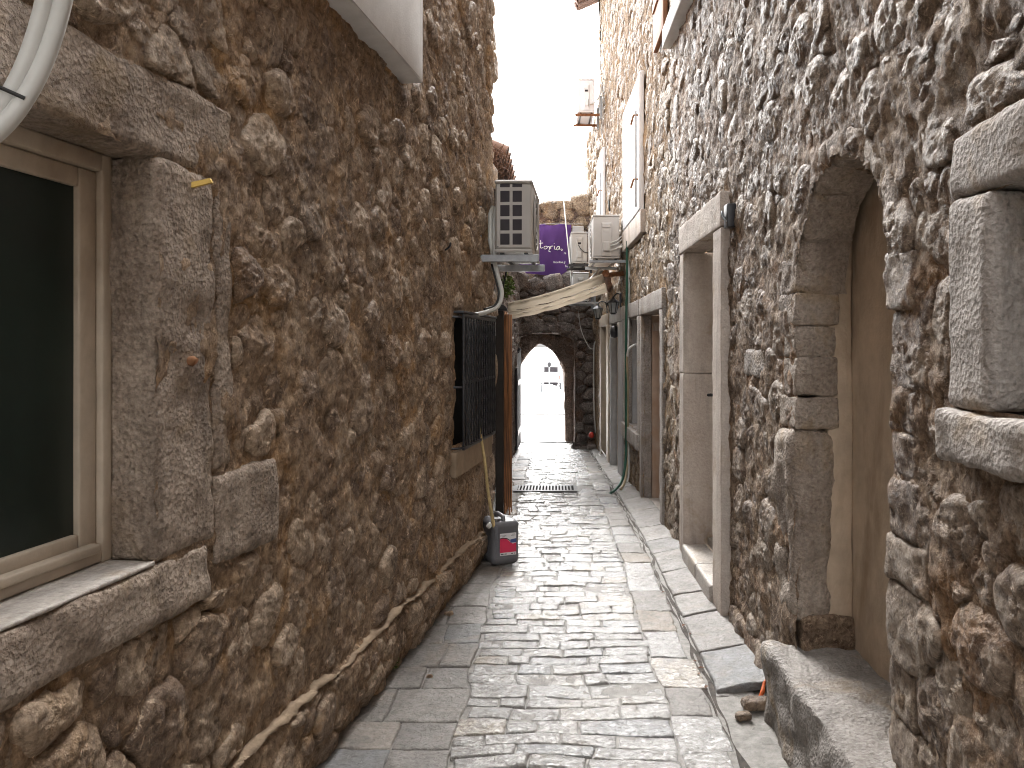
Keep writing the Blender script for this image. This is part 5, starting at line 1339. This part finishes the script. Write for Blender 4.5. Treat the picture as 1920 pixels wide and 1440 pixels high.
for k in range(9):
    x, y = q.uniform(0.70, 0.78), q.uniform(3.0, 5.4); s = q.uniform(0.012, 0.022)
    b = MB(); z0 = GZ(y) + 0.004; a = q.uniform(0, 6.28); ux, uy = math.cos(a) * s, math.sin(a) * s
    b.add([(x - ux, y - uy, z0), (x + uy * 0.5, y - ux * 0.5, z0 + 0.006), (x + ux, y + uy, z0 + 0.002), (x - uy * 0.5, y + ux * 0.5, z0 + 0.007)], [(0, 1, 2), (0, 2, 3)])
    tag(b.build('dry_leaf', M['twig']), 'tiny brown dry leaf lying in the right gutter', 'leaf', 'dry leaves in the gutter')

# ================================================================== BEYOND THE GATE
kb = MB(); kb.box(-14, 14, 22.85, 23.05, GZ(20) - 0.1, GZ(20) + 0.05); o = kb.build('kerb', M['galv']); o['kind'] = 'structure'
a0, a1 = at(1062, 776, 22.6), at(998, 737, 42)
kw = MB(); kw.add([(a0.x, a0.y, GZ(20)), (a1.x, a1.y, GZ(20)), (a1.x + 0.5, a1.y, GZ(20)), (a0.x + 0.5, a0.y, GZ(20)), (a0.x, a0.y, GZ(20) + 0.32), (a1.x, a1.y, GZ(20) + 0.32), (a1.x + 0.5, a1.y, GZ(20) + 0.32), (a0.x + 0.5, a0.y, GZ(20) + 0.32)],
    [(0, 1, 2, 3), (4, 5, 6, 7), (0, 1, 5, 4), (1, 2, 6, 5), (2, 3, 7, 6), (3, 0, 4, 7)]); tag(kw.build('quay_wall', M['galv']), 'low grey quay wall running off beyond the archway', 'wall')
vz = GZ(20) + 0.04; vx = (1033 - VX) * 35 / F
van = thing('utility_vehicle', 'small white parked vehicle seen from behind through the archway', 'vehicle', (vx, 35, vz))
b = MB(); b.bevbox(vx - 0.42, vx + 0.42, 35, 36.6, vz + 0.28, vz + 0.72, 0.05); b.build('body', M['van'], van)
b = MB(); b.bevbox(vx - 0.40, vx + 0.40, 35.3, 36.5, vz + 0.722, vz + 1.22, 0.08); cabn = b.build('cabin', M['van'], van)
b = MB(); b.bevbox(vx - 0.3, vx + 0.3, 35.285, 35.31, vz + 0.80, vz + 1.02, 0.006); b.build('rear_window', M['vent'], van)
b = MB(); b.bevbox(vx - 0.3, vx + 0.3, 34.98, 35.01, vz + 0.2, vz + 0.36, 0.006); b.build('bumper', M['vent'], van)
for sx in (-1, 1):
    b = MB(); b.tube([(vx + sx * 0.36, 35.15, vz + 0.19), (vx + sx * 0.46, 35.15, vz + 0.19)], 0.19, 14); b.build('wheel', M['iron'], van)
    b = MB(); b.bevbox(vx + sx * 0.36 - 0.03, vx + sx * 0.36 + 0.03, 34.985, 35.01, vz + 0.5, vz + 0.66, 0.006); b.build('tail_light', M['red'], van)
lp = thing('street_lamp', 'lamp post with dark round head standing on the quay', 'street lamp', (at(1029, 700, 33).x, 33, vz))
lc = at(1030, 683, 33)
b = MB(); b.tube([(lc.x, 33, vz), (lc.x, 33, lc.z - 0.1)], 0.025, 8); b.build('pole', M['galv'], lp)
b = MB(); b.lathe([(0.03, -0.12), (0.07, -0.08), (0.09, 0.0), (0.06, 0.08), (0.02, 0.11)], 12, Matrix.Translation(lc)); b.build('head', M['iron'], lp, True)
for k, px in enumerate((1014, 1018, 1053, 1057)):
    p = at(px, 700, 34); b = MB(); b.tube([(p.x, 34, vz), (p.x, 34, vz + 0.85)], 0.035, 8); b.lathe([(0.05, vz + 0.85), (0.05, vz + 0.9), (0.02, vz + 0.93)], 8, Matrix.Translation((p.x, 34, 0)))
    tag(b.build('bollard', M['galv']), ('leftmost grey bollard on the quay', 'grey bollard just left of the white vehicle', 'grey bollard just right of the white vehicle', 'rightmost grey bollard on the quay')[k], 'bollard', 'bollards on the quay')
